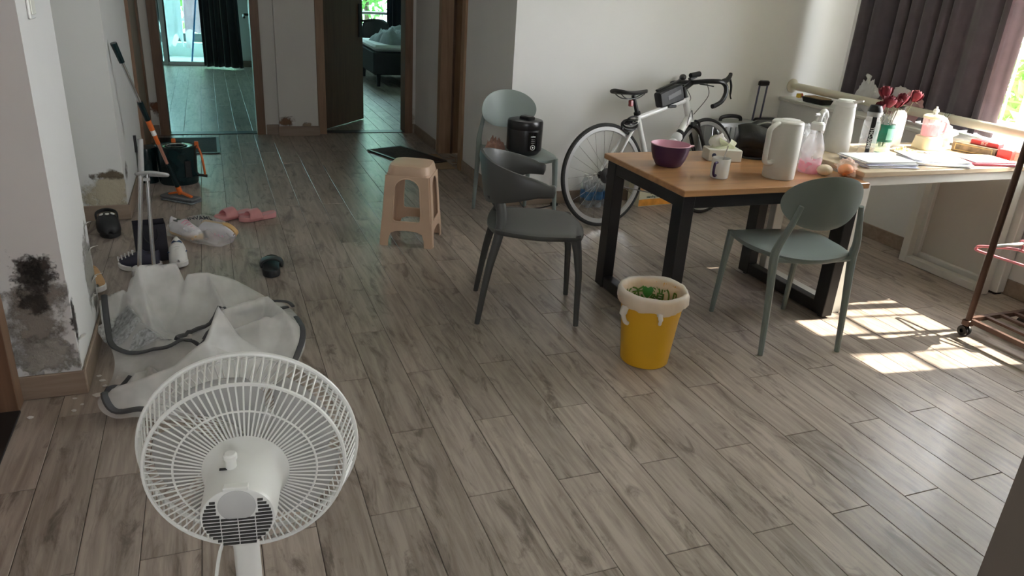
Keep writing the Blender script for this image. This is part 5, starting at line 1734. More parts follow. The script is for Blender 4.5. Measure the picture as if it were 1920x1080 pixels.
# saddle
rings = []
SX, SZ = 0.075, 0.855
for i in range(15):
    u = i / 14
    hw_ = 0.070 * (1 - u) ** 0.8 * min(1, 0.62 + u * 4) + 0.017
    if u > 0.93:
        hw_ *= 0.6
    if u < 0.04:
        hw_ *= 0.8
    zc = SZ + 0.012 * (1 - 2 * u) ** 2 - 0.008 * u
    th = 0.030 * (1 - 0.45 * u)
    rings.append([(SX + 0.265 * u, hw_ * math.cos(a), zc + (0.012 * math.sin(a) if math.sin(a) > 0 else th * math.sin(a) * (abs(math.cos(a)) ** 0.8 * 0.9 + 0.1))) for a in [2 * math.pi * j / 18 for j in range(18)]])
sd = MB().loft(rings).build('saddle', mat('saddle_black', (0.020, 0.020, 0.021), 0.55, var=0.1), bike, smooth=60)
for s in (-1, 1):
    MB().tube(smooth_path([(SX + 0.03, s * 0.03, SZ - 0.012), (SX + 0.08, s * 0.022, SZ - 0.038), (SX + 0.17, s * 0.022, SZ - 0.038), (SX + 0.24, s * 0.010, SZ - 0.012)], 5), 0.0035, 6).build('saddle_rail', M_BKB, sd)
MB().cham(SX + 0.120, SX + 0.148, -0.014, 0.014, SZ - 0.090, SZ - 0.048, 0.005).build('tail_light', mat('red_lens', (0.25, 0.02, 0.02), 0.2, var=0.1), bike)
# coiled cable lock
lk = MB()
for k in range(5):
    a = 0.5 * k
    pts = [(0.205 + 0.060 * math.cos(t) + 0.006 * k - 0.01, -0.010 + 0.032 * math.sin(t + a * 0.4), 0.665 + 0.032 * math.sin(t) * math.cos(a) + 0.010 * math.cos(t + a) + 0.008 * (k - 2)) for t in [2 * math.pi * i / 28 for i in range(28)]]
    lk.tube(pts, 0.0058, 8, closed=True)
lk.build('cable_lock', M_BKB, bike)
# rear brake and front end
MB().bar((0.125, 0, 0.635), (0.175, 0, 0.60), 0.05, 0.02).build('rear_brake', M_BKB, bike, smooth=0, bevel=0.003)
ax = (HBt - HT).normalized()
ST = TM(*HBt) @ Matrix.Rotation(rad(-6), 4, ax) @ TM(*(-HBt))
fw = wheel(FA, ST, 20, M_RIM, 'front')
for s in (-1, 1):
    MB().tube(smooth_path([HBt + Vector((0.008, s * 0.020, -0.025)), Vector((0.790, s * 0.042, 0.585)), Vector((0.850, s * 0.050, 0.45)), FA + Vector((0, s * 0.052, 0))], 5), [0.017] * 6 + [0.013] * 5 + [0.010] * 5, 10, M=ST).build('fork_blade', M_BKB, bike)
MB().bar((HBt.x + 0.008, -0.04, HBt.z - 0.022), (HBt.x + 0.008, 0.04, HBt.z - 0.022), 0.035, 0.03, ST).build('fork_crown', M_BKB, bike, smooth=0, bevel=0.004)
fb = MB()
for s in (-1, 1):
    fb.tube(smooth_path([(0.775, s * 0.012, 0.655), (0.785, s * 0.040, 0.645), (0.800, s * 0.035, 0.605)], 4), 0.008, 8, M=ST)
fb.tube([(0.775, 0.01, 0.66), (0.768, 0.012, 0.725)], 0.006, 8, M=ST)
fb.build('front_brake', M_BKB, bike)
stem_t = HT + Vector((-0.024, 0, 0.085))
MB().tube([HT + Vector((-0.004, 0, 0.015)), stem_t], 0.0165, 12, M=ST).build('steerer', M_BKB, bike)
clamp = stem_t + Vector((0.085, 0, 0.030))
MB().tube([stem_t + Vector((0, 0, -0.012)), clamp], [0.017, 0.0175], 12, M=ST).build('stem', M_BKB, bike)
# drop bar
bar = MB()
for s in (-1, 1):
    bar.tube(smooth_path([clamp, clamp + Vector((0.0, s * 0.11, 0.004)), clamp + Vector((0.008, s * 0.185, 0.002)), clamp + Vector((0.050, s * 0.207, -0.004)), clamp + Vector((0.088, s * 0.210, -0.030)),
                          clamp + Vector((0.090, s * 0.212, -0.075)), clamp + Vector((0.050, s * 0.214, -0.125)), clamp + Vector((-0.010, s * 0.216, -0.150)), clamp + Vector((-0.050, s * 0.216, -0.158))], 5), 0.0155, 10, M=ST)
bar.build('handlebar', M_BKB, bike)
for s in (-1, 1):
    MB().tube(smooth_path([clamp + Vector((0.055, s * 0.207, 0.0)), clamp + Vector((0.10, s * 0.206, 0.008)), clamp + Vector((0.135, s * 0.205, 0.035)), clamp + Vector((0.142, s * 0.205, 0.055))], 4), [0.016, 0.017, 0.018, 0.018, 0.018, 0.017, 0.016, 0.015, 0.014, 0.0135, 0.013, 0.012, 0.009], 10, M=ST).build('brake_hood', M_BKB, bike)
    MB().tube(smooth_path([clamp + Vector((0.135, s * 0.205, 0.020)), clamp + Vector((0.150, s * 0.207, -0.03)), clamp + Vector((0.140, s * 0.210, -0.09)), clamp + Vector((0.148, s * 0.212, -0.115))], 4), [0.009] * 8 + [0.006] * 5, 8, M=ST, flat=0.6).build('brake_lever', M_BKB, bike)
    MB().tube(smooth_path([clamp + Vector((0.03, s * 0.04, -0.012)), clamp + Vector((0.045, s * 0.09, -0.02)), clamp + Vector((0.035, s * 0.15, -0.03))], 4), 0.007, 8, M=ST, flat=0.6).build('auxiliary_lever', M_BKB, bike)
# lamp and bell on the bar
MB().tube([clamp + Vector((0.045, -0.02, 0.055)), clamp + Vector((-0.045, -0.02, 0.045))], [0.019, 0.016], 12, M=ST).build('head_lamp', M_BKB, bike)
MB().ell(tuple(clamp + Vector((-0.075, 0.02, 0.035))), (0.024, 0.024, 0.022), 14, 9, M=ST).build('bell', M_BKB, bike)
MB().bar(clamp + Vector((-0.03, 0.0, 0.02)), clamp + Vector((0.02, -0.01, 0.04)), 0.03, 0.02, ST).build('lamp_mount', M_BKB, bike, smooth=0, bevel=0.003)
MB().tube(smooth_path([clamp + Vector((0.03, -0.10, -0.01)), clamp + Vector((0.10, -0.06, -0.09)), clamp + Vector((0.03, -0.01, -0.20)), Vector((0.775, 0.0, 0.70))], 6), 0.0025, 6, M=ST).build('brake_cable', M_BKB, bike)
MB().tube(smooth_path([clamp + Vector((0.03, 0.10, -0.01)), clamp + Vector((0.06, 0.06, -0.10)), clamp + Vector((-0.03, 0.02, -0.15)), HT + Vector((0.03, -0.02, -0.06)), HBt + Vector((-0.05, -0.02, -0.03))], 6), 0.0025, 6, M=ST).build('brake_cable', M_BKB, bike)
# bag on the top tube
tb_ = MB()
d_ = (HT - SC).normalized()
n_ = Vector((-d_.z, 0, d_.x))
rings = []
for (u, w, h0, h1) in ((0.185, 0.020, 0.022, 0.10), (0.19, 0.034, 0.016, 0.112), (0.22, 0.038, 0.014, 0.118), (0.34, 0.038, 0.014, 0.125), (0.385, 0.034, 0.016, 0.122), (0.395, 0.022, 0.022, 0.112)):
    c = SC + d_ * u
    rings.append([c + Vector((0, y, 0)) + n_ * h for (y, h) in ((-w * 0.75, h0), (-w, h0 + 0.01), (-w, h1 - 0.01), (-w * 0.75, h1), (w * 0.75, h1), (w, h1 - 0.01), (w, h0 + 0.01), (w * 0.75, h0))])
bag = tb_.loft(rings).build('frame_bag', mat('bag_black', (0.022, 0.023, 0.026), 0.5, var=0.2, scale=30, bump=0.2), bike, smooth=40)
c0, c1 = SC + d_ * 0.245, SC + d_ * 0.36
MB().add([tuple(c0 + n_ * 0.050 + Vector((0, -0.0395, 0))), tuple(c1 + n_ * 0.062 + Vector((0, -0.0395, 0))), tuple(c1 + n_ * 0.092 + Vector((0, -0.0395, 0))), tuple(c0 + n_ * 0.078 + Vector((0, -0.0395, 0)))], [(0, 1, 2, 3)]).build('reflective_panel', mat('bag_grey', (0.13, 0.13, 0.14), 0.4, var=0.1), bag, smooth=0, solid=0.002)
MB().tube([SC + d_ * 0.19 + n_ * 0.128, SC + d_ * 0.40 + n_ * 0.142], 0.016, 8, flat=0.55).build('bag_lid', M_BKB, bag)
MB().cham(-0.02, 0.05, -0.03, 0.03, -0.02, 0.0, 0.004, TM(*(SC + d_ * 0.27 + n_ * 0.012))).build('bag_strap', M_BKB, bag)
# bottle in its cage on the down tube
Mb = TM(0.545, -0.005, 0.455) @ RM('Y', 40)
bt = MB().lathe([(0.0, 0), (0.034, 0), (0.036, 0.006), (0.036, 0.085), (0.030, 0.095), (0.036, 0.105), (0.036, 0.135), (0.026, 0.15), (0.0, 0.152)], 22, M=Mb).build('water_bottle', mat('bottle_white', (0.70, 0.70, 0.70), 0.4, var=0.04), bike)
MB().lathe([(0.026, 0.148), (0.028, 0.152), (0.028, 0.172), (0.014, 0.182), (0.010, 0.20), (0.0, 0.201)], 18, M=Mb).build('bottle_cap', M_BLACK, bt)
MB().cham(-0.012, 0.012, -0.045, -0.038, WR - 0.012, WR + 0.012, 0.003).build('skewer', M_STEEL, bike)

# ---- cartons and bottles behind the bicycle
M_PET = film('pet_clear', (0.80, 0.86, 0.90), 0.30, 0.08, 0.3)
wp = []
for i in range(3):
    for j in range(2):
        x, y = 2.44 + 0.072 * i, 4.575 + 0.072 * j
        b0 = thing('water_bottle', 'clear water bottle with blue label in the shrink-wrapped pack by the baseboard', 'bottle', (x, y, 0), 0, 'packed water bottles')
        MB().lathe([(0.0, 0.003), (0.028, 0.0), (0.032, 0.006), (0.032, 0.07), (0.030, 0.075), (0.032, 0.08), (0.032, 0.14), (0.028, 0.165), (0.014, 0.195), (0.013, 0.205), (0.0, 0.206)], 18).build('shell', M_PET, b0)
        MB().lathe([(0.0325, 0.055), (0.0328, 0.056), (0.0328, 0.115), (0.0325, 0.116)], 18).build('label', mat('label_blue', (0.05, 0.16, 0.34), 0.4, var=0.5, scale=25), b0)
        MB().lathe([(0.0, 0.222), (0.0145, 0.222), (0.015, 0.204), (0.0, 0.203)], 14).build('cap', M_WHITE, b0)
car = thing('carton', 'orange and white printed snack carton behind the bicycle', 'carton', (2.955, 4.592, 0), rad(6))
M_CARO = mat('carton_cream', (0.70, 0.66, 0.50), 0.6, var=0.08)
MB().cham(-0.15, 0.15, -0.07, 0.07, 0, 0.185, 0.002).build('box', M_CARO, car)
MB().box(-0.149, 0.149, -0.0712, -0.0705, 0.006, 0.055).build('orange_band', mat('carton_orange', (0.78, 0.33, 0.05), 0.5, var=0.25, scale=14), car, smooth=0)
MB().box(-0.149, 0.02, -0.0712, -0.0705, 0.125, 0.18).build('orange_panel', mat('carton_orange2', (0.70, 0.36, 0.14), 0.5, var=0.2, scale=14), car, smooth=0)
tv, tf = text_mesh('OUR', 0.035)
MB().add(tv, tf, TM(-0.02, -0.0712, 0.103) @ RM('X', 90)).build('lettering', mat('print_brown', (0.20, 0.10, 0.03), 0.6), car, smooth=0)
tv, tf = text_mesh('standing tower', 0.024)
MB().add(tv, tf, TM(-0.01, -0.0712, 0.072) @ RM('X', 90)).build('lettering', mat('print_dkgreen', (0.04, 0.12, 0.10), 0.6), car, smooth=0)
MB().lathe([(0.0, 0), (0.020, 0), (0.020, 0.001), (0.0, 0.001)], 20, M=TM(0.105, -0.0705, 0.105) @ RM('X', 90)).build('round_seal', mat('seal_grey', (0.10, 0.09, 0.09), 0.6), car)

# silver suitcase
sv = thing('suitcase', 'ribbed silver hard-shell suitcase behind the front wheel', 'suitcase', (3.565, 4.597, 0))
M_SILV = mat('silver_shell', (0.33, 0.34, 0.35), 0.32, metal=0.6, var=0.05)
MB().loft([rrect(0.41, 0.155, 0.03, 0.045), rrect(0.43, 0.168, 0.035, 0.06), rrect(0.43, 0.168, 0.035, 0.585), rrect(0.405, 0.15, 0.03, 0.605)]).build('shell', M_SILV, sv)
for i in range(9):
    x = -0.18 + i * 0.045
    MB().cham(x - 0.009, x + 0.009, -0.0905, -0.083, 0.07, 0.575, 0.003).build('rib', M_SILV, sv)
MB().tube(smooth_path([(-0.09, 0, 0.603), (-0.08, 0, 0.630), (0, 0, 0.640), (0.08, 0, 0.630), (0.09, 0, 0.603)], 5), 0.010, 10, flat=1.4).build('handle', M_BLACK, sv)
MB().cham(0.10, 0.14, -0.092, -0.080, 0.52, 0.56, 0.003).build('lock', M_STEEL, sv)
for x in (-0.17, 0.17):
    for y in (-0.05, 0.05):
        MB().lathe([(0.0, -0.009), (0.022, -0.009), (0.022, 0.009), (0.0, 0.009)], 16, M=TM(x, y, 0.0225) @ RM('X', 90)).build('wheel', M_BLACK, sv)
# black trolley case
bs = thing('trolley_case', 'black fabric trolley case with extended handle beside the silver suitcase', 'suitcase', (3.925, 4.575, 0))
M_BFAB = mat('black_fabric', (0.020, 0.020, 0.024), 0.8, var=0.2, scale=50, bump=0.3)
MB().loft([rrect(0.215, 0.19, 0.03, 0.04), rrect(0.225, 0.20, 0.035, 0.055), rrect(0.225, 0.20, 0.035, 0.60), rrect(0.20, 0.18, 0.03, 0.615)]).build('body', M_BFAB, bs)
for x in (-0.075, -0.005):
    MB().tube([(x - 0.06, 0.055, 0.60), (x - 0.06 + 0.012, 0.055, 0.865)], 0.007, 8).build('trolley_rod', mat('blue_grey_rod', (0.10, 0.10, 0.16), 0.4, metal=0.5, var=0.08), bs)
MB().cham(-0.135, -0.042, 0.040, 0.070, 0.855, 0.895, 0.008).build('grip', M_BLACK, bs)
MB().cham(-0.09, 0.09, -0.115, -0.1, 0.10, 0.40, 0.006).build('pocket', M_BFAB, bs)
for x in (-0.08, 0.08):
    MB().lathe([(0.0, -0.010), (0.021, -0.010), (0.021, 0.010), (0.0, 0.010)], 16, M=TM(x, 0.06, 0.0215) @ RM('X', 90)).build('wheel', M_BLACK, bs)
    MB().box(x - 0.015, x + 0.015, -0.07, -0.04, 0, 0.041).build('foot', M_BLACK, bs, smooth=0)

# small things on the sill end near the bike wall
pk = thing('snack_packet', 'red and yellow packet lying on the sill end below the pipe rail', 'packet', (4.155, 4.58, 0.774), rad(14))
MB().loft([rrect(0.05, 0.004, 0.001, 0.004), rrect(0.05, 0.036, 0.012, 0.02), rrect(0.05, 0.004, 0.001, 0.038)]).build('wrapper', mat('packet_red', (0.60, 0.07, 0.02), 0.35, var=0.3, scale=20), pk)
MB().box(-0.026, -0.012, -0.019, 0.019, 0.006, 0.036).build('yellow_end', mat('packet_yellow', (0.72, 0.50, 0.05), 0.4, var=0.1), pk, smooth=0, bevel=0.004)
tr = thing('black_tray', 'black tray with a tan lid on the sill by the pipe rail end', 'tray', (4.12, 4.36, 0.774))
MB().loft([rrect(0.10, 0.20, 0.02, 0.0), rrect(0.12, 0.22, 0.02, 0.034)]).build('body', M_BLACK, tr)
MB().cham(-0.05, 0.05, -0.09, 0.09, 0.035, 0.043, 0.003).build('lid', mat('tan_card', (0.42, 0.30, 0.17), 0.7, var=0.1), tr)
# bundle of plastic bags on the sill
M_BAGW = film('bag_white', (0.90, 0.90, 0.92), 0.85, 0.3, 0.4)
M_BAGP = film('bag_pink', (0.80, 0.52, 0.54), 0.80, 0.35, 0.4)


def sack(name, m, parent, c, r, seed, ear=0.0, n=26, nz=16, rough_=0.30):
    rings = []
    for i in range(nz + 1):
        th = math.pi * (0.04 + 0.94 * i / nz)
        ring = []
        for j in range(n):
            a = 2 * math.pi * j / n
            d = Vector((math.sin(th) * math.cos(a), math.sin(th) * math.sin(a), -math.cos(th)))
            k = 1 + rough_ * (abs(fbm(d.x * 1.7 + seed, d.y * 1.7, d.z * 1.7)) - 0.25) + 0.12 * fbm(d.x * 5, d.y * 5 + seed, d.z * 5)
            z = c[2] + r[2] * k * d.z
            ring.append((c[0] + r[0] * k * d.x, c[1] + r[1] * k * d.y, max(z, c[2] - r[2] * 0.96)))
        rings.append(ring)
    mb = MB().loft(rings)
    if ear:
        mb.loft([[(c[0] + ear * w * math.cos(a) + ox, c[1] + ear * w * 0.6 * math.sin(a) + oy, c[2] + r[2] * 0.85 + h) for a in [2 * math.pi * j / 10 for j in range(10)]] for (w, h, ox, oy) in ((0.28, 0, 0, 0), (0.16, ear * 0.35, 0, 0.01), (0.42, ear * 0.8, 0.01, 0.03), (0.12, ear * 1.0, 0.01, 0.045))])
    return mb.build(name, m, parent, smooth=60)


bgs = thing('carrier_bag', 'knotted white plastic bag standing on the sill against the curtain', 'plastic bag', (4.226, 4.02, 0.773), 0)
sack('film', M_BAGW, bgs, (0, 0, 0.10), (0.026, 0.085, 0.105), 1.0, 0.06, rough_=0.7)
bgp = thing('carrier_bag', 'pinkish plastic bag slumped on the sill behind the roses', 'plastic bag', (4.226, 3.71, 0.773), 0)
sack('film', M_BAGP, bgp, (0, 0, 0.085), (0.022, 0.16, 0.090), 4.0, 0.0, rough_=0.7)
sack('inner_bag', M_BAGW, bgp, (0.0, 0.03, 0.16), (0.022, 0.07, 0.045), 6.0, 0.0)

# ================================================================== THINGS ON THE TABLE AND DESK
TZ, DZ = 0.7005, 0.7355
# purple bowl
bw = thing('mixing_bowl', 'purple plastic mixing bowl with pink inside and a pouring lip', 'bowl', (1.985, 2.965, TZ))
M_PURP = mat('purple_plastic', (0.060, 0.022, 0.060), 0.35, var=0.06)
M_PINKI = mat('bowl_pink', (0.62, 0.34, 0.42), 0.35, var=0.04)
MB().lathe([(0.0, 0.0), (0.055, 0.0), (0.060, 0.003), (0.076, 0.03), (0.086, 0.06), (0.092, 0.098), (0.094, 0.100)], 48).build('outer_shell', M_PURP, bw)
MB().lathe([(0.094, 0.100), (0.0935, 0.103), (0.090, 0.103), (0.086, 0.085), (0.074, 0.035), (0.055, 0.010), (0.0, 0.008)], 48).build('inner_shell', M_PINKI, bw)
MB().loft([[(0.088, -0.022, 0.100), (0.088, 0.022, 0.100), (0.088, 0.018, 0.094), (0.088, -0.018, 0.094)], [(0.108, -0.012, 0.104), (0.108, 0.012, 0.104), (0.108, 0.010, 0.100), (0.108, -0.010, 0.100)]], M=RM('Z', -30)).build('pouring_lip', M_PINKI, bw, smooth=30)

# mug with spoon
mg = thing('mug', 'white mug with dark purple handle and a spoon', 'mug', (2.095, 2.715, TZ), rad(-150))
M_CERA = mat('ceramic_white', (0.74, 0.74, 0.71), 0.2, var=0.02)
MB().lathe([(0.0, 0.0), (0.036, 0.0), (0.040, 0.004), (0.0415, 0.088), (0.0405, 0.090), (0.038, 0.089), (0.037, 0.01), (0.0, 0.008)], 36).build('body', M_CERA, mg)
MB().tube(smooth_path([(0.038, 0.0, 0.074), (0.062, 0, 0.074), (0.068, 0, 0.055), (0.066, 0, 0.03), (0.052, 0, 0.016), (0.038, 0, 0.016)], 5), 0.006, 10).build('handle', mat('mug_purple', (0.05, 0.025, 0.09), 0.25, var=0.05), mg)
sp_ = thing('spoon', 'thin steel spoon standing in the white mug', 'spoon', (2.095, 2.715, TZ + 0.010), rad(20))
MB().tube([(-0.015, 0.0, 0.006), (0.02, 0.008, 0.06), (0.062, 0.016, 0.125)], [0.0025, 0.002, 0.0028], 8).build('stem', M_STEEL, sp_)
MB().ell((-0.017, 0, 0.005), (0.012, 0.008, 0.003), 12, 7).build('bowl', M_STEEL, sp_)

# tissue box
tx = thing('tissue_box', 'pale box of tissues with sheets pulled up', 'tissue box', (2.345, 3.045, TZ), rad(-16))
M_TBOX = mat('tissue_box_card', (0.66, 0.66, 0.60), 0.5, var=0.05)
MB().cham(-0.085, 0.085, -0.05, 0.05, 0, 0.058, 0.003).build('box', M_TBOX, tx)
MB().lathe([(0.0, 0), (0.011, 0), (0.011, 0.0012), (0.0, 0.0012)], 18, M=TM(-0.058, -0.0502, 0.03) @ RM('X', 90)).build('round_print', mat('print_navy', (0.03, 0.04, 0.09), 0.5), tx)
M_TISS = film('tissue_paper', (0.86, 0.87, 0.72), 0.95, 0.8, 0.4)
for k, (a, hh, m) in enumerate(((0.0, 0.060, M_TISS), (0.5, 0.078, film('tissue_white', (0.88, 0.86, 0.84), 0.95, 0.8, 0.4)), (-0.4, 0.045, M_TISS))):
    MB().sheet(lambda u, v, a=a, hh=hh: ((u - 0.5) * (0.13 - 0.05 * v) + 0.018 * math.sin(v * 4 + a * 5) + 0.015 * (k - 1), (a * 0.04) + 0.025 * math.sin(u * 5 + a * 7) * (0.4 + v) + 0.02 * v, 0.056 + hh * v * (1 - 0.45 * abs(2 * u - 1 + a * 0.8))), 14, 10).build('tissue', m, tx, smooth=180, solid=0.0012)

# big white thermos jug
def jug(label, loc, rz, r, h, m, handle_out=0.05):
    t = thing('thermos_jug', label, 'jug', loc, rz)
    MB().lathe([(0.0, 0.0), (r * 0.97, 0.0), (r, 0.004), (r * 1.0, h * 0.5), (r * 0.985, h * 0.88), (r * 0.97, h * 0.93)], 44).build('body', m, t)
    ld = MB().lathe([(r * 0.97, h * 0.93), (r * 0.975, h * 0.935), (r * 0.965, h * 0.965), (r * 0.90, h * 0.985), (r * 0.5, h), (0.0, h)], 44).build('lid', m, t)
    MB().lathe([(r * 0.55, h * 0.9985), (r * 0.57, h * 1.003), (r * 0.50, h * 1.006), (0, h * 1.006)], 30, M=TM(r * 0.25, 0, 0)).build('button', M_WHITE, ld)
    MB().tube(smooth_path([(-r * 0.85, 0, h * 0.93), (-r * 1.15, 0, h * 0.945), (-r - handle_out * 0.95, 0, h * 0.86), (-r - handle_out, 0, h * 0.70), (-r - handle_out * 0.98, 0, h * 0.40), (-r - handle_out * 0.80, 0, h * 0.30), (-r * 1.05, 0, h * 0.28), (-r * 0.9, 0, h * 0.30)], 6), 0.0125, 12, flat=0.9).build('handle', m, t)
    return t


M_JUG = mat('jug_white', (0.70, 0.69, 0.65), 0.35, var=0.03)
jug('large white thermos jug with a loop handle on the walnut table', (2.405, 2.690, TZ), rad(15), 0.072, 0.262, M_JUG, 0.056)
# tapered thermos
t2 = thing('thermos_flask', 'tapered white thermos flask with a spout on the desk', 'flask', (3.05, 3.02, DZ), rad(62))
MB().lathe([(0.0, 0.0), (0.062, 0.0), (0.064, 0.005), (0.062, 0.10), (0.054, 0.20), (0.050, 0.235)], 40).build('body', M_WHITE, t2)
MB().lathe([(0.050, 0.235), (0.052, 0.238), (0.050, 0.258), (0.040, 0.268), (0.0, 0.270)], 36).build('lid', M_WHITE, t2)
MB().loft([[(-0.035, -0.02, 0.250), (-0.035, 0.02, 0.250), (-0.035, 0.02, 0.266), (-0.035, -0.02, 0.266)], [(-0.085, -0.007, 0.268), (-0.085, 0.007, 0.268), (-0.085, 0.007, 0.276), (-0.085, -0.007, 0.276)]], M=RM('Z', 50)).build('spout', M_WHITE, t2, smooth=40)
MB().tube(smooth_path([(0.048, 0, 0.225), (0.085, 0, 0.228), (0.095, 0, 0.18), (0.088, 0, 0.10), (0.062, 0, 0.07)], 6), 0.009, 10).build('handle', M_WHITE, t2)

# clear pitcher with pink base
pt = thing('spray_bottle', 'clear ribbed bottle with pink base and white hooked spout', 'bottle', (2.640, 2.755, TZ), rad(10))
M_PETW = film('plastic_clear_white', (0.90, 0.88, 0.90), 0.32, 0.12, 0.35)
prof = [(0.0, 0.0), (0.047, 0.0), (0.051, 0.005)] + [(0.052 + 0.0016 * math.sin(i * 1.6), 0.01 + 0.011 * i) for i in range(10)] + [(0.048, 0.135), (0.034, 0.175), (0.028, 0.19), (0.027, 0.205)]
MB().lathe(prof, 30).build('body', M_PETW, pt)
MB().lathe([(0.0, 0.003), (0.046, 0.003), (0.0495, 0.01), (0.050, 0.055), (0.047, 0.058), (0.0, 0.056)], 28).build('pink_liquid', film('pink_liquid', (0.85, 0.30, 0.42), 0.60, 0.2, 0.5), pt)
MB().lathe([(0.030, 0.203), (0.032, 0.205), (0.031, 0.232), (0.024, 0.240), (0.0, 0.242)], 26).build('collar', M_WHITE, pt)
MB().tube(smooth_path([(0.0, 0, 0.235), (0.004, 0, 0.270), (0.025, 0, 0.288), (0.045, 0, 0.268), (0.046, 0, 0.225), (0.040, 0, 0.185)], 6), [0.016] * 8 + [0.013] * 12 + [0.009] * 11, 10).build('trigger', M_WHITE, pt)
MB().tube([(0.0, 0, 0.272), (-0.038, 0, 0.275)], [0.010, 0.007], 10).build('nozzle', M_WHITE, pt)
MB().tube([(0.004, 0, 0.20), (0.012, 0, 0.03)], 0.003, 6).build('dip_tube', M_WHITE, pt)

# crumpled clear bags and fruit
cbg = thing('produce_bag', 'crumpled clear plastic bag between the spray bottle and the paper pile', 'plastic bag', (2.735, 2.935, TZ), 0.4)
M_CLR2 = film('crumpled_clear', (0.90, 0.91, 0.93), 0.55, 0.12, 0.4)
sack('film', M_CLR2, cbg, (0, 0, 0.078), (0.075, 0.065, 0.080), 2.0, 0.0, rough_=0.6)
sack('twisted_top', M_CLR2, cbg, (0.035, 0.0, 0.150), (0.055, 0.04, 0.040), 7.5, 0.0, rough_=0.6)
mint = MB().ell((0, 0, 0.022), (0.030, 0.024, 0.022), 14, 9).build('wrapped_sweet', mat('mint_green', (0.42, 0.68, 0.55), 0.5, var=0.1), None)
mint.location = (2.715, 2.80, TZ)
tag(mint, 'small mint green wrapped sweet beside the spray bottle', 'sweet')
bun = MB().ell((0, 0, 0.026), (0.040, 0.034, 0.026), 18, 10).build('bread_bun', mat('bun_cream', (0.74, 0.62, 0.46), 0.7, var=0.12), None, smooth=180)
bun.location = (2.672, 2.685, TZ)
tag(bun, 'cream coloured bun next to the orange fruit', 'bun')
org = thing('orange_slice_pack', 'orange fruit wrapped in clear film at the table corner', 'fruit', (2.772, 2.655, TZ), 0.3)
MB().ell((0, 0, 0.030), (0.038, 0.034, 0.030), 18, 10).build('fruit', mat('orange_fruit', (0.80, 0.27, 0.06), 0.45, var=0.15, scale=30), org, smooth=180)
sack('film', film('fruit_film', (0.90, 0.72, 0.60), 0.30, 0.1, 0.4), org, (0.004, 0, 0.040), (0.050, 0.044, 0.042), 3.2, 0.0, rough_=0.7)

# black handbag lying at the back of the table
hb = thing('handbag', 'glossy black bag slumped at the back of the walnut table', 'bag', (2.575, 3.115, TZ), rad(-24))
M_LEA = mat('black_leather', (0.014, 0.014, 0.015), 0.32, var=0.2, scale=25, bump=0.25)
rings = []
for (z, w, d, ox) in ((0.0, 0.20, 0.085, 0.0), (0.012, 0.215, 0.10, 0.0), (0.06, 0.205, 0.095, 0.0), (0.11, 0.185, 0.075, 0.012), (0.15, 0.15, 0.05, 0.028), (0.178, 0.11, 0.022, 0.045), (0.184, 0.09, 0.008, 0.05)):
    rings.append([(p[0] + ox + 0.008 * fbm(p[0] * 12, p[1] * 12, z * 20), p[1] + 0.010 * fbm(p[0] * 9 + 4, p[1] * 9, z * 22), z) for p in rrect(w, d, min(w, d) * 0.45, z, 6)])
MB().loft(rings).build('body', M_LEA, hb, smooth=60)
MB().sheet(lambda u, v: (-0.10 + 0.23 * u + 0.02 * v, -0.052 - 0.035 * math.sin(math.pi * v * 0.8) * (0.6 + 0.4 * math.sin(u * 3)), 0.160 - 0.12 * v + 0.012 * math.sin(u * 6)), 14, 10).build('flap', M_LEA, hb, smooth=180, solid=0.004)
MB().tube(smooth_path([(-0.09, -0.05, 0.02), (-0.05, -0.085, 0.006), (0.05, -0.10, 0.006), (0.13, -0.08, 0.006), (0.12, -0.04, 0.03)], 6), 0.010, 8, flat=0.5).build('strap', M_LEA, hb)
MB().tube(smooth_path([(-0.02, -0.03, 0.155), (0.05, -0.035, 0.180), (0.105, -0.03, 0.165), (0.115, -0.02, 0.15)], 5), 0.0035, 6).build('piping', mat('zip_pale', (0.35, 0.35, 0.33), 0.4), hb)

# sports bottle
sbt = thing('sports_bottle', 'clear sports bottle with black cap and black lettered strap', 'bottle', (3.135, 2.905, DZ), rad(-10))
MB().lathe([(0.0, 0.003), (0.038, 0.0), (0.041, 0.006), (0.041, 0.16), (0.040, 0.175), (0.031, 0.198), (0.030, 0.205)], 32).build('body', film('tritan_clear', (0.80, 0.80, 0.80), 0.30, 0.08, 0.3), sbt)
cp = MB().lathe([(0.033, 0.203), (0.034, 0.205), (0.034, 0.225), (0.030, 0.228)], 30).build('collar', M_GREYP, sbt)
MB().lathe([(0.030, 0.226), (0.036, 0.228), (0.035, 0.240), (0.026, 0.258), (0.0, 0.262)], 30).build('cap', M_BLACK, sbt)
MB().cham(-0.011, 0.011, -0.0455, -0.0425, 0.015, 0.205, 0.001, RM('Z', -28)).build('strap', M_BLACK, sbt)
tv, tf = text_mesh('THC-30ME', 0.024)
MB().add(tv, tf, RM('Z', -28) @ TM(0.0, -0.0462, 0.10) @ RM('X', 90) @ RM('Z', -90)).build('lettering', M_WHITE, sbt, smooth=0)
MB().lathe([(0.0, 0.004), (0.037, 0.004), (0.039, 0.01), (0.039, 0.045), (0.0, 0.046)], 26).build('tea', film('tea_liquid', (0.70, 0.55, 0.35), 0.5, 0.1, 0.4), sbt)

# bottle vases with dried roses
M_ROSE = mat('dried_rose', (0.17, 0.006, 0.018), 0.75, var=0.5, scale=30)
M_STEMD = mat('dried_stem', (0.16, 0.15, 0.09), 0.85, var=0.3)


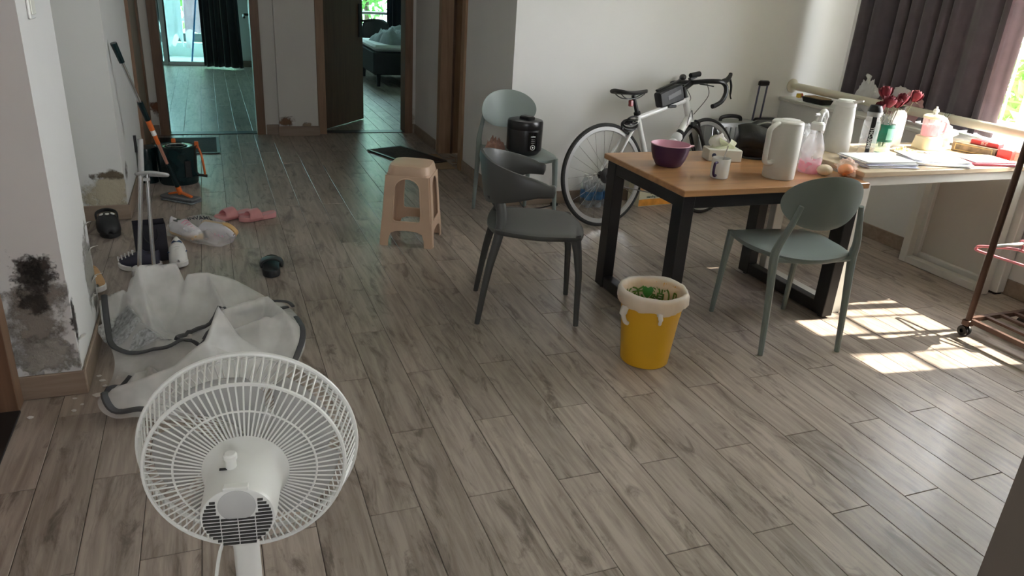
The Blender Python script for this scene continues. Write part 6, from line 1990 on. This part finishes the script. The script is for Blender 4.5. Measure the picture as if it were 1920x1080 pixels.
def rose(parent, base, tip, r, seed):
    rnd = random.Random(seed)
    tip = Vector(tip)
    r *= 1.2
    rs = thing('dried_rose', parent[1], 'rose', (*parent[0],), 0, 'dried roses')
    b0 = Vector(base)
    mid = (b0 + tip) / 2 + Vector((rnd.uniform(-0.01, 0.01), rnd.uniform(-0.01, 0.01), 0.01))
    MB().tube(smooth_path([b0, mid, tip], 5), 0.0022, 6).build('stem', M_STEMD, rs)
    ax_ = (tip - mid).normalized()
    Q = ax_.to_track_quat('Z', 'Y').to_matrix().to_4x4()
    for k in range(11):
        lay = k / 10
        a = k * 2.4
        rr = r * (0.35 + 0.65 * lay)
        def pet(u, v, a=a, rr=rr, lay=lay):
            w = (u - 0.5) * 2.0 * (0.9 - 0.1 * lay)
            z = r * (-0.7 + 2.0 * v * (1 - 0.18 * lay))
            rad_ = rr * (0.35 + 0.65 * math.sin(min(1, v * 1.1) * math.pi * 0.62)) * (1 + 0.18 * lay * v * v)
            return (rad_ * math.cos(a + w), rad_ * math.sin(a + w), z - 0.25 * r * (2 * u - 1) ** 2 * v + 0.05 * r * math.sin(9 * u + a))
        MB().sheet(pet, 6, 6, M=TM(*tip) @ Q).build('petal', M_ROSE, rs, smooth=180, solid=0.001)
    for k in range(4):
        a = k * 1.57 + seed
        MB().sheet(lambda u, v, a=a: ((0.2 + v) * r * math.cos(a + (u - 0.5) * 0.6 * (1 - v)), (0.2 + v) * r * math.sin(a + (u - 0.5) * 0.6 * (1 - v)), -0.75 * r + 0.35 * r * v - 0.4 * r * v * v), 3, 4, M=TM(*tip) @ Q).build('sepal', M_STEMD, rs, smooth=180, solid=0.001)
    return rs


va = thing('bottle_vase', 'green labelled cut-off bottle used as a vase', 'vase', (3.318, 2.985, DZ))
M_PETG = film('pet_green', (0.35, 0.60, 0.50), 0.42, 0.1, 0.35)
MB().lathe([(0.0, 0.004), (0.044, 0.0), (0.049, 0.008), (0.047, 0.04), (0.050, 0.05), (0.050, 0.062)], 32).build('lower_body', M_PETG, va)
MB().lathe([(0.0502, 0.060), (0.0508, 0.062), (0.0508, 0.148), (0.0502, 0.150)], 32).build('label', mat('label_green', (0.010, 0.17, 0.10), 0.35, var=0.35, scale=16), va)
MB().sheet(lambda u, v: (0.0513 * math.cos(rad(-118 + 52 * u)), 0.0513 * math.sin(rad(-118 + 52 * u)), 0.072 + 0.060 * v), 8, 2).build('label_patch', mat('label_pale', (0.22, 0.50, 0.38), 0.4, var=0.2, scale=14), va, smooth=180)
MB().lathe([(0.050, 0.148), (0.0500, 0.15), (0.050, 0.19), (0.0495, 0.195)], 32).build('upper_body', M_CLEAR, va)
sprig = MB()
rnd = random.Random(4)
for k in range(26):
    a = rnd.uniform(0, 6.28)
    r0, z0 = rnd.uniform(0, 0.03), rnd.uniform(0.12, 0.16)
    p0 = Vector((r0 * math.cos(a), r0 * math.sin(a), z0))
    p1 = p0 + Vector((rnd.uniform(-0.03, 0.03), rnd.uniform(-0.03, 0.03), rnd.uniform(0.03, 0.07)))
    sprig.tube([p0, (p0 + p1) / 2 + Vector((rnd.uniform(-.01, .01), rnd.uniform(-.01, .01), 0.008)), p1], 0.0018, 5)
sprig.build('dry_twigs', mat('dry_leaf', (0.36, 0.36, 0.27), 0.85, var=0.3), va)
VB = (3.318, 2.985, DZ)
for k, (tp, r, lb) in enumerate([((-0.045, -0.030, 0.262), 0.026, 'largest dark red dried rose at the front of the green vase'), ((-0.030, 0.020, 0.300), 0.028, 'tallest dark red dried rose in the green vase'),
                                 ((0.020, -0.025, 0.255), 0.021, 'small dark red dried rose drooping over the green vase'), ((0.062, -0.01, 0.272), 0.026, 'dark red dried rose leaning towards the clear vase'),
                                 ((-0.085, -0.02, 0.235), 0.022, 'dark red dried rose hanging over the sports bottle')]):
    rose((VB, lb), (tp[0] * 0.2, tp[1] * 0.2, 0.03), tp, r, k + 3)
vb = thing('bottle_vase', 'tall clear bottle vase behind the green vase', 'vase', (3.535, 3.100, DZ))
MB().lathe([(0.0, 0.003), (0.034, 0.0), (0.036, 0.006), (0.036, 0.17), (0.030, 0.19), (0.018, 0.20), (0.018, 0.215)], 28).build('body', film('frosted_clear', (0.86, 0.84, 0.86), 0.55, 0.3, 0.4), vb)
MB().lathe([(0.019, 0.205), (0.020, 0.207), (0.020, 0.220), (0.017, 0.222)], 20).build('neck_ring', M_BLACK, vb)
rose(((3.535, 3.100, DZ), 'single dark red dried rose in the clear bottle vase'), (0, 0, 0.05), (0.055, -0.02, 0.272), 0.027, 11)

# blender cup with pink insides
jr = thing('blender_cup', 'clear ribbed cup with pink contents on a cream base', 'blender', (3.715, 3.030, DZ), rad(-12))
M_CRM = mat('cream_plastic', (0.80, 0.74, 0.55), 0.4, var=0.03)
MB().loft([rrect(0.125, 0.125, 0.03, 0.0), rrect(0.130, 0.130, 0.032, 0.006), rrect(0.115, 0.115, 0.03, 0.066), rrect(0.10, 0.10, 0.03, 0.072)]).build('base', M_CRM, jr)
rb = []
for (r, z) in ((0.044, 0.072), (0.047, 0.076), (0.052, 0.165), (0.053, 0.170)):
    rb.append([((r + (0.0012 if j % 2 else 0)) * math.cos(2 * math.pi * j / 56), (r + (0.0012 if j % 2 else 0)) * math.sin(2 * math.pi * j / 56), z) for j in range(56)])
MB().loft(rb, caps=False).build('cup', film('cup_clear', (0.92, 0.80, 0.84), 0.40, 0.1, 0.4), jr, smooth=20)
MB().lathe([(0.0, 0.076), (0.042, 0.076), (0.045, 0.13), (0.0, 0.131)], 26).build('pink_contents', film('pink_contents', (0.85, 0.36, 0.44), 0.7, 0.3, 0.5), jr)
MB().lathe([(0.055, 0.168), (0.057, 0.170), (0.056, 0.180), (0.044, 0.188), (0.0, 0.190)], 34).build('lid', M_CRM, jr)
MB().lathe([(0.012, 0.188), (0.010, 0.20), (0.016, 0.206), (0.014, 0.216), (0.006, 0.222), (0.005, 0.232), (0.0, 0.233)], 18).build('knob', M_WHITE, jr)
MB().tube(smooth_path([(0.05, 0, 0.155), (0.082, 0, 0.150), (0.088, 0, 0.12), (0.078, 0, 0.09), (0.048, 0, 0.088)], 5), 0.007, 8).build('handle', mat('handle_pink', (0.80, 0.35, 0.42), 0.35), jr)

# paper piles
M_PAPER = mat('white_paper', (0.82, 0.82, 0.82), 0.8, var=0.02)
M_PAPERB = mat('bluish_paper', (0.60, 0.61, 0.76), 0.8, var=0.05)


def pile(label, cx_, cy_, rz, n, seed, w=0.297, d=0.21, curl=0.0, spread=0.012):
    rnd = random.Random(seed)
    t = thing('paper_pile', label, 'papers', (cx_, cy_, DZ), rz)
    z = 0.0
    for k in range(n):
        th = rnd.choice((0.0022, 0.0032, 0.0045))
        M = TM(rnd.uniform(-spread, spread), rnd.uniform(-spread, spread), z) @ RM('Z', rnd.uniform(-5, 5))
        cu = curl * (k / n)
        rings = []
        for i in range(9):
            x = -w / 2 + w * i / 8
            zc = cu * (abs(i / 8 - 0.5) * 2) ** 3 * 0.02
            rings.append([(x, -d / 2, zc), (x, d / 2, zc), (x, d / 2, zc + th), (x, -d / 2, zc + th)])
        MB().loft(rings, M=M).build('sheet', M_PAPERB if (k % 3 == 1 and k < n - 1) else M_PAPER, t, smooth=0)
        z += th + 0.0006
    return t


pile('tall pile of white papers beside the wrapped orange', 3.060, 2.745, rad(-8), 8, 3)
pile('fanned pile of white papers overlapping the tall paper pile', 3.425, 2.735, rad(-21), 6, 8, spread=0.016, curl=0.4)
rf = thing('folder', 'dark red folder with white papers on top on the desk', 'folder', (3.748, 2.705, DZ), rad(-14))
MB().cham(-0.135, 0.135, -0.105, 0.105, 0, 0.012, 0.002).build('cover', mat('folder_red', (0.30, 0.030, 0.060), 0.5, var=0.15), rf)
MB().cham(-0.12, 0.125, -0.085, 0.10, 0.0125, 0.018, 0.001, RM('Z', 4)).build('sheet', M_PAPER, rf)
rl_ = thing('leaflet', 'pink and red leaflet lying beside the dark red folder', 'leaflet', (3.640, 2.870, DZ), rad(-30))
MB().cham(-0.07, 0.07, -0.045, 0.045, 0, 0.004, 0.001).build('sheet', mat('leaflet_pink', (0.78, 0.55, 0.56), 0.6, var=0.2, scale=25), rl_)
MB().box(-0.06, 0.03, -0.02, 0.01, 0.0041, 0.0048).build('red_print', mat('leaflet_red', (0.62, 0.06, 0.12), 0.6, var=0.1), rl_, smooth=0)
# brown gift box with red packets
gb = thing('gift_box', 'brown patterned long box near the sill on the desk', 'box', (3.935, 2.890, DZ), rad(-76))
M_GIFT = mat('gift_brown', (0.23, 0.17, 0.11), 0.5, var=0.45, scale=34)
MB().cham(-0.115, 0.115, -0.05, 0.05, 0, 0.048, 0.002).build('box', M_GIFT, gb)
MB().plate([[(-0.10, -0.018), (0.10, -0.018), (0.10, 0.018), (-0.10, 0.018)], [(-0.095, -0.014), (-0.095, 0.014), (0.095, 0.014), (0.095, -0.014)]], 0, 0.0012, TM(0, -0.0500, 0.024) @ RM('X', 90)).build('gold_line', mat('gold_print', (0.50, 0.38, 0.18), 0.4, metal=0.4), gb, smooth=0)
rp = thing('red_packet', 'flat red printed packet on top of the brown patterned box', 'packet', (3.960, 2.860, DZ + 0.0485), rad(-80))
MB().cham(-0.075, 0.075, -0.030, 0.030, 0, 0.024, 0.002).build('box', mat('packet_red2', (0.62, 0.03, 0.04), 0.4, var=0.1), rp)
tv, tf = text_mesh('\u5409\u7965', 0.02)
MB().add(tv, tf, TM(0.0, -0.0306, 0.012) @ RM('X', 90)).build('lettering', mat('print_pinkwhite', (0.85, 0.62, 0.58), 0.5), rp, smooth=0)
rp2 = thing('red_packet', 'red printed carton at the end of the brown patterned box', 'packet', (3.955, 2.745, DZ), rad(-70))
MB().cham(-0.025, 0.045, -0.035, 0.035, 0, 0.055, 0.002).build('box', mat('packet_red3', (0.66, 0.04, 0.03), 0.4, var=0.12), rp2)
# white crumpled bag near the window
wb = thing('carrier_bag', 'bright white crumpled paper bag behind the red folder', 'paper bag', (3.895, 3.110, DZ), rad(20))
sack('bag', film('bag_bright', (0.88, 0.87, 0.85), 0.97, 0.6, 0.4), wb, (0, 0, 0.066), (0.085, 0.07, 0.070), 9.0, 0.0, rough_=0.8)
hair = thing('claw_clip', 'red and white hair clip hung on the pipe rail', 'hair clip', (4.165, 3.30, 0.852))
for k in range(4):
    MB().tube(smooth_path([(0.033 * math.cos(a) , -0.02 + 0.013 * k, 0.033 * math.sin(a)) for a in [rad(-30 + 40 * i) for i in range(7)]], 3), 0.0028, 6).build('tooth', M_STEEL, hair)
MB().tube([(-0.034, -0.025, -0.012), (-0.034, 0.025, -0.012)], 0.006, 8).build('spine', mat('clip_red', (0.65, 0.06, 0.14), 0.4), hair)
scr = thing('wood_shavings_tray', 'shallow dish of pale dried petals beside the green vase', 'dish', (3.475, 2.965, DZ))
MB().lathe([(0.0, 0.0), (0.05, 0.0), (0.062, 0.012), (0.060, 0.014), (0.048, 0.004), (0.0, 0.003)], 28).build('dish', M_CRM, scr)
pet_ = MB()
rnd = random.Random(12)
for k in range(40):
    M = TM(rnd.uniform(-0.035, 0.035), rnd.uniform(-0.035, 0.035), rnd.uniform(0.008, 0.022)) @ Matrix.Rotation(rnd.uniform(0, 6), 4, Vector((rnd.gauss(0, 1), rnd.gauss(0, 1), rnd.gauss(0, 1))).normalized())
    pet_.add([(-0.010, 0, 0), (0, -0.006, 0.002), (0.010, 0, 0), (0, 0.006, 0.002)], [(0, 1, 2, 3)], M)
o = pet_.build('petals', mat('petal_pale', (0.72, 0.62, 0.42), 0.7, var=0.3), scr, smooth=0)
o['kind'] = 'stuff'

# ---- rice cooker on the far chair
rc = thing('rice_cooker', 'black electric rice cooker standing on the far sage chair', 'rice cooker', (1.823, 4.365, 0.4495), rad(18))
M_RC = mat('cooker_black', (0.008, 0.008, 0.009), 0.30, var=0.1)
MB().lathe([(0.0, 0.0), (0.088, 0.0), (0.094, 0.006), (0.112, 0.028), (0.113, 0.032), (0.113, 0.158), (0.1125, 0.160)], 48).build('body', M_RC, rc)
ld = MB().lathe([(0.1125, 0.161), (0.1135, 0.163), (0.113, 0.200), (0.108, 0.212), (0.09, 0.216), (0.0, 0.218)], 48).build('lid', M_RC, rc)
MB().cham(-0.030, 0.030, -0.055, 0.03, 0.212, 0.237, 0.006, RM('Z', 10)).build('lid_latch', M_RC, ld)
pn = MB().sheet(lambda u, v: (0.1142 * math.cos(rad(-118 + 32 * u)), 0.1142 * math.sin(rad(-118 + 32 * u)), 0.036 + 0.115 * v), 8, 2).build('control_panel', mat('panel_gloss', (0.004, 0.004, 0.005), 0.1, var=0.05), rc, smooth=180)
pa = rad(-102)
Mp = TM(0.1148 * math.cos(pa), 0.1148 * math.sin(pa), 0.058) @ RM('Z', math.degrees(pa) + 90) @ RM('X', 90)
MB().lathe([(0.0135, 0), (0.0165, 0), (0.0165, 0.0012), (0.0135, 0.0012)], 28, M=Mp).build('start_ring', M_WHITE, rc)
MB().lathe([(0.0, 0), (0.005, 0), (0.005, 0.0012), (0, 0.0012)], 14, M=Mp).build('start_button', M_WHITE, rc)
tv, tf = text_mesh('midea', 0.013)
MB().add(tv, tf, TM(0.1150 * math.cos(pa), 0.1150 * math.sin(pa), 0.126) @ RM('Z', math.degrees(pa) + 90) @ RM('X', 90)).build('lettering', M_WHITE, rc, smooth=0)
for k in range(3):
    MB().box(-0.012, 0.012, 0, 0.001, 0, 0.0015, TM(0.1150 * math.cos(pa), 0.1150 * math.sin(pa), 0.085 + 0.011 * k) @ RM('Z', math.degrees(pa) + 90)).build('indicator', M_GREYP, rc, smooth=0)
ccl = thing('crumpled_cloth', 'crumpled pinkish brown rag on the far sage chair beside the rice cooker', 'rag', (1.665, 4.465, 0.456), 0.5)
crumple('cloth', cloth_mat('cloth_pinkbrown', (0.42, 0.24, 0.19), 0.1), ccl, 0.10, 0.10, 0.075, 6.1, 22, smooth=60)
cd_ = thing('power_cord', 'black power cord with plug trailing on the floor behind the far chair', 'cord', (2.0, 4.56, 0))
MB().tube(smooth_path([(-0.12, 0.10, 0.30), (-0.09, 0.10, 0.12), (-0.04, 0.055, 0.006), (0.05, 0.03, 0.005), (0.13, 0.055, 0.005), (0.18, 0.075, 0.008)], 6), 0.0042, 8).build('cable', M_BLACK, cd_)
MB().cham(0.175, 0.225, 0.060, 0.095, 0.0, 0.026, 0.006).build('plug', M_BLACK, cd_)
for y in (0.070, 0.085):
    MB().box(0.225, 0.245, y - 0.001, y + 0.001, 0.010, 0.016).build('prong', M_STEEL, cd_, smooth=0)
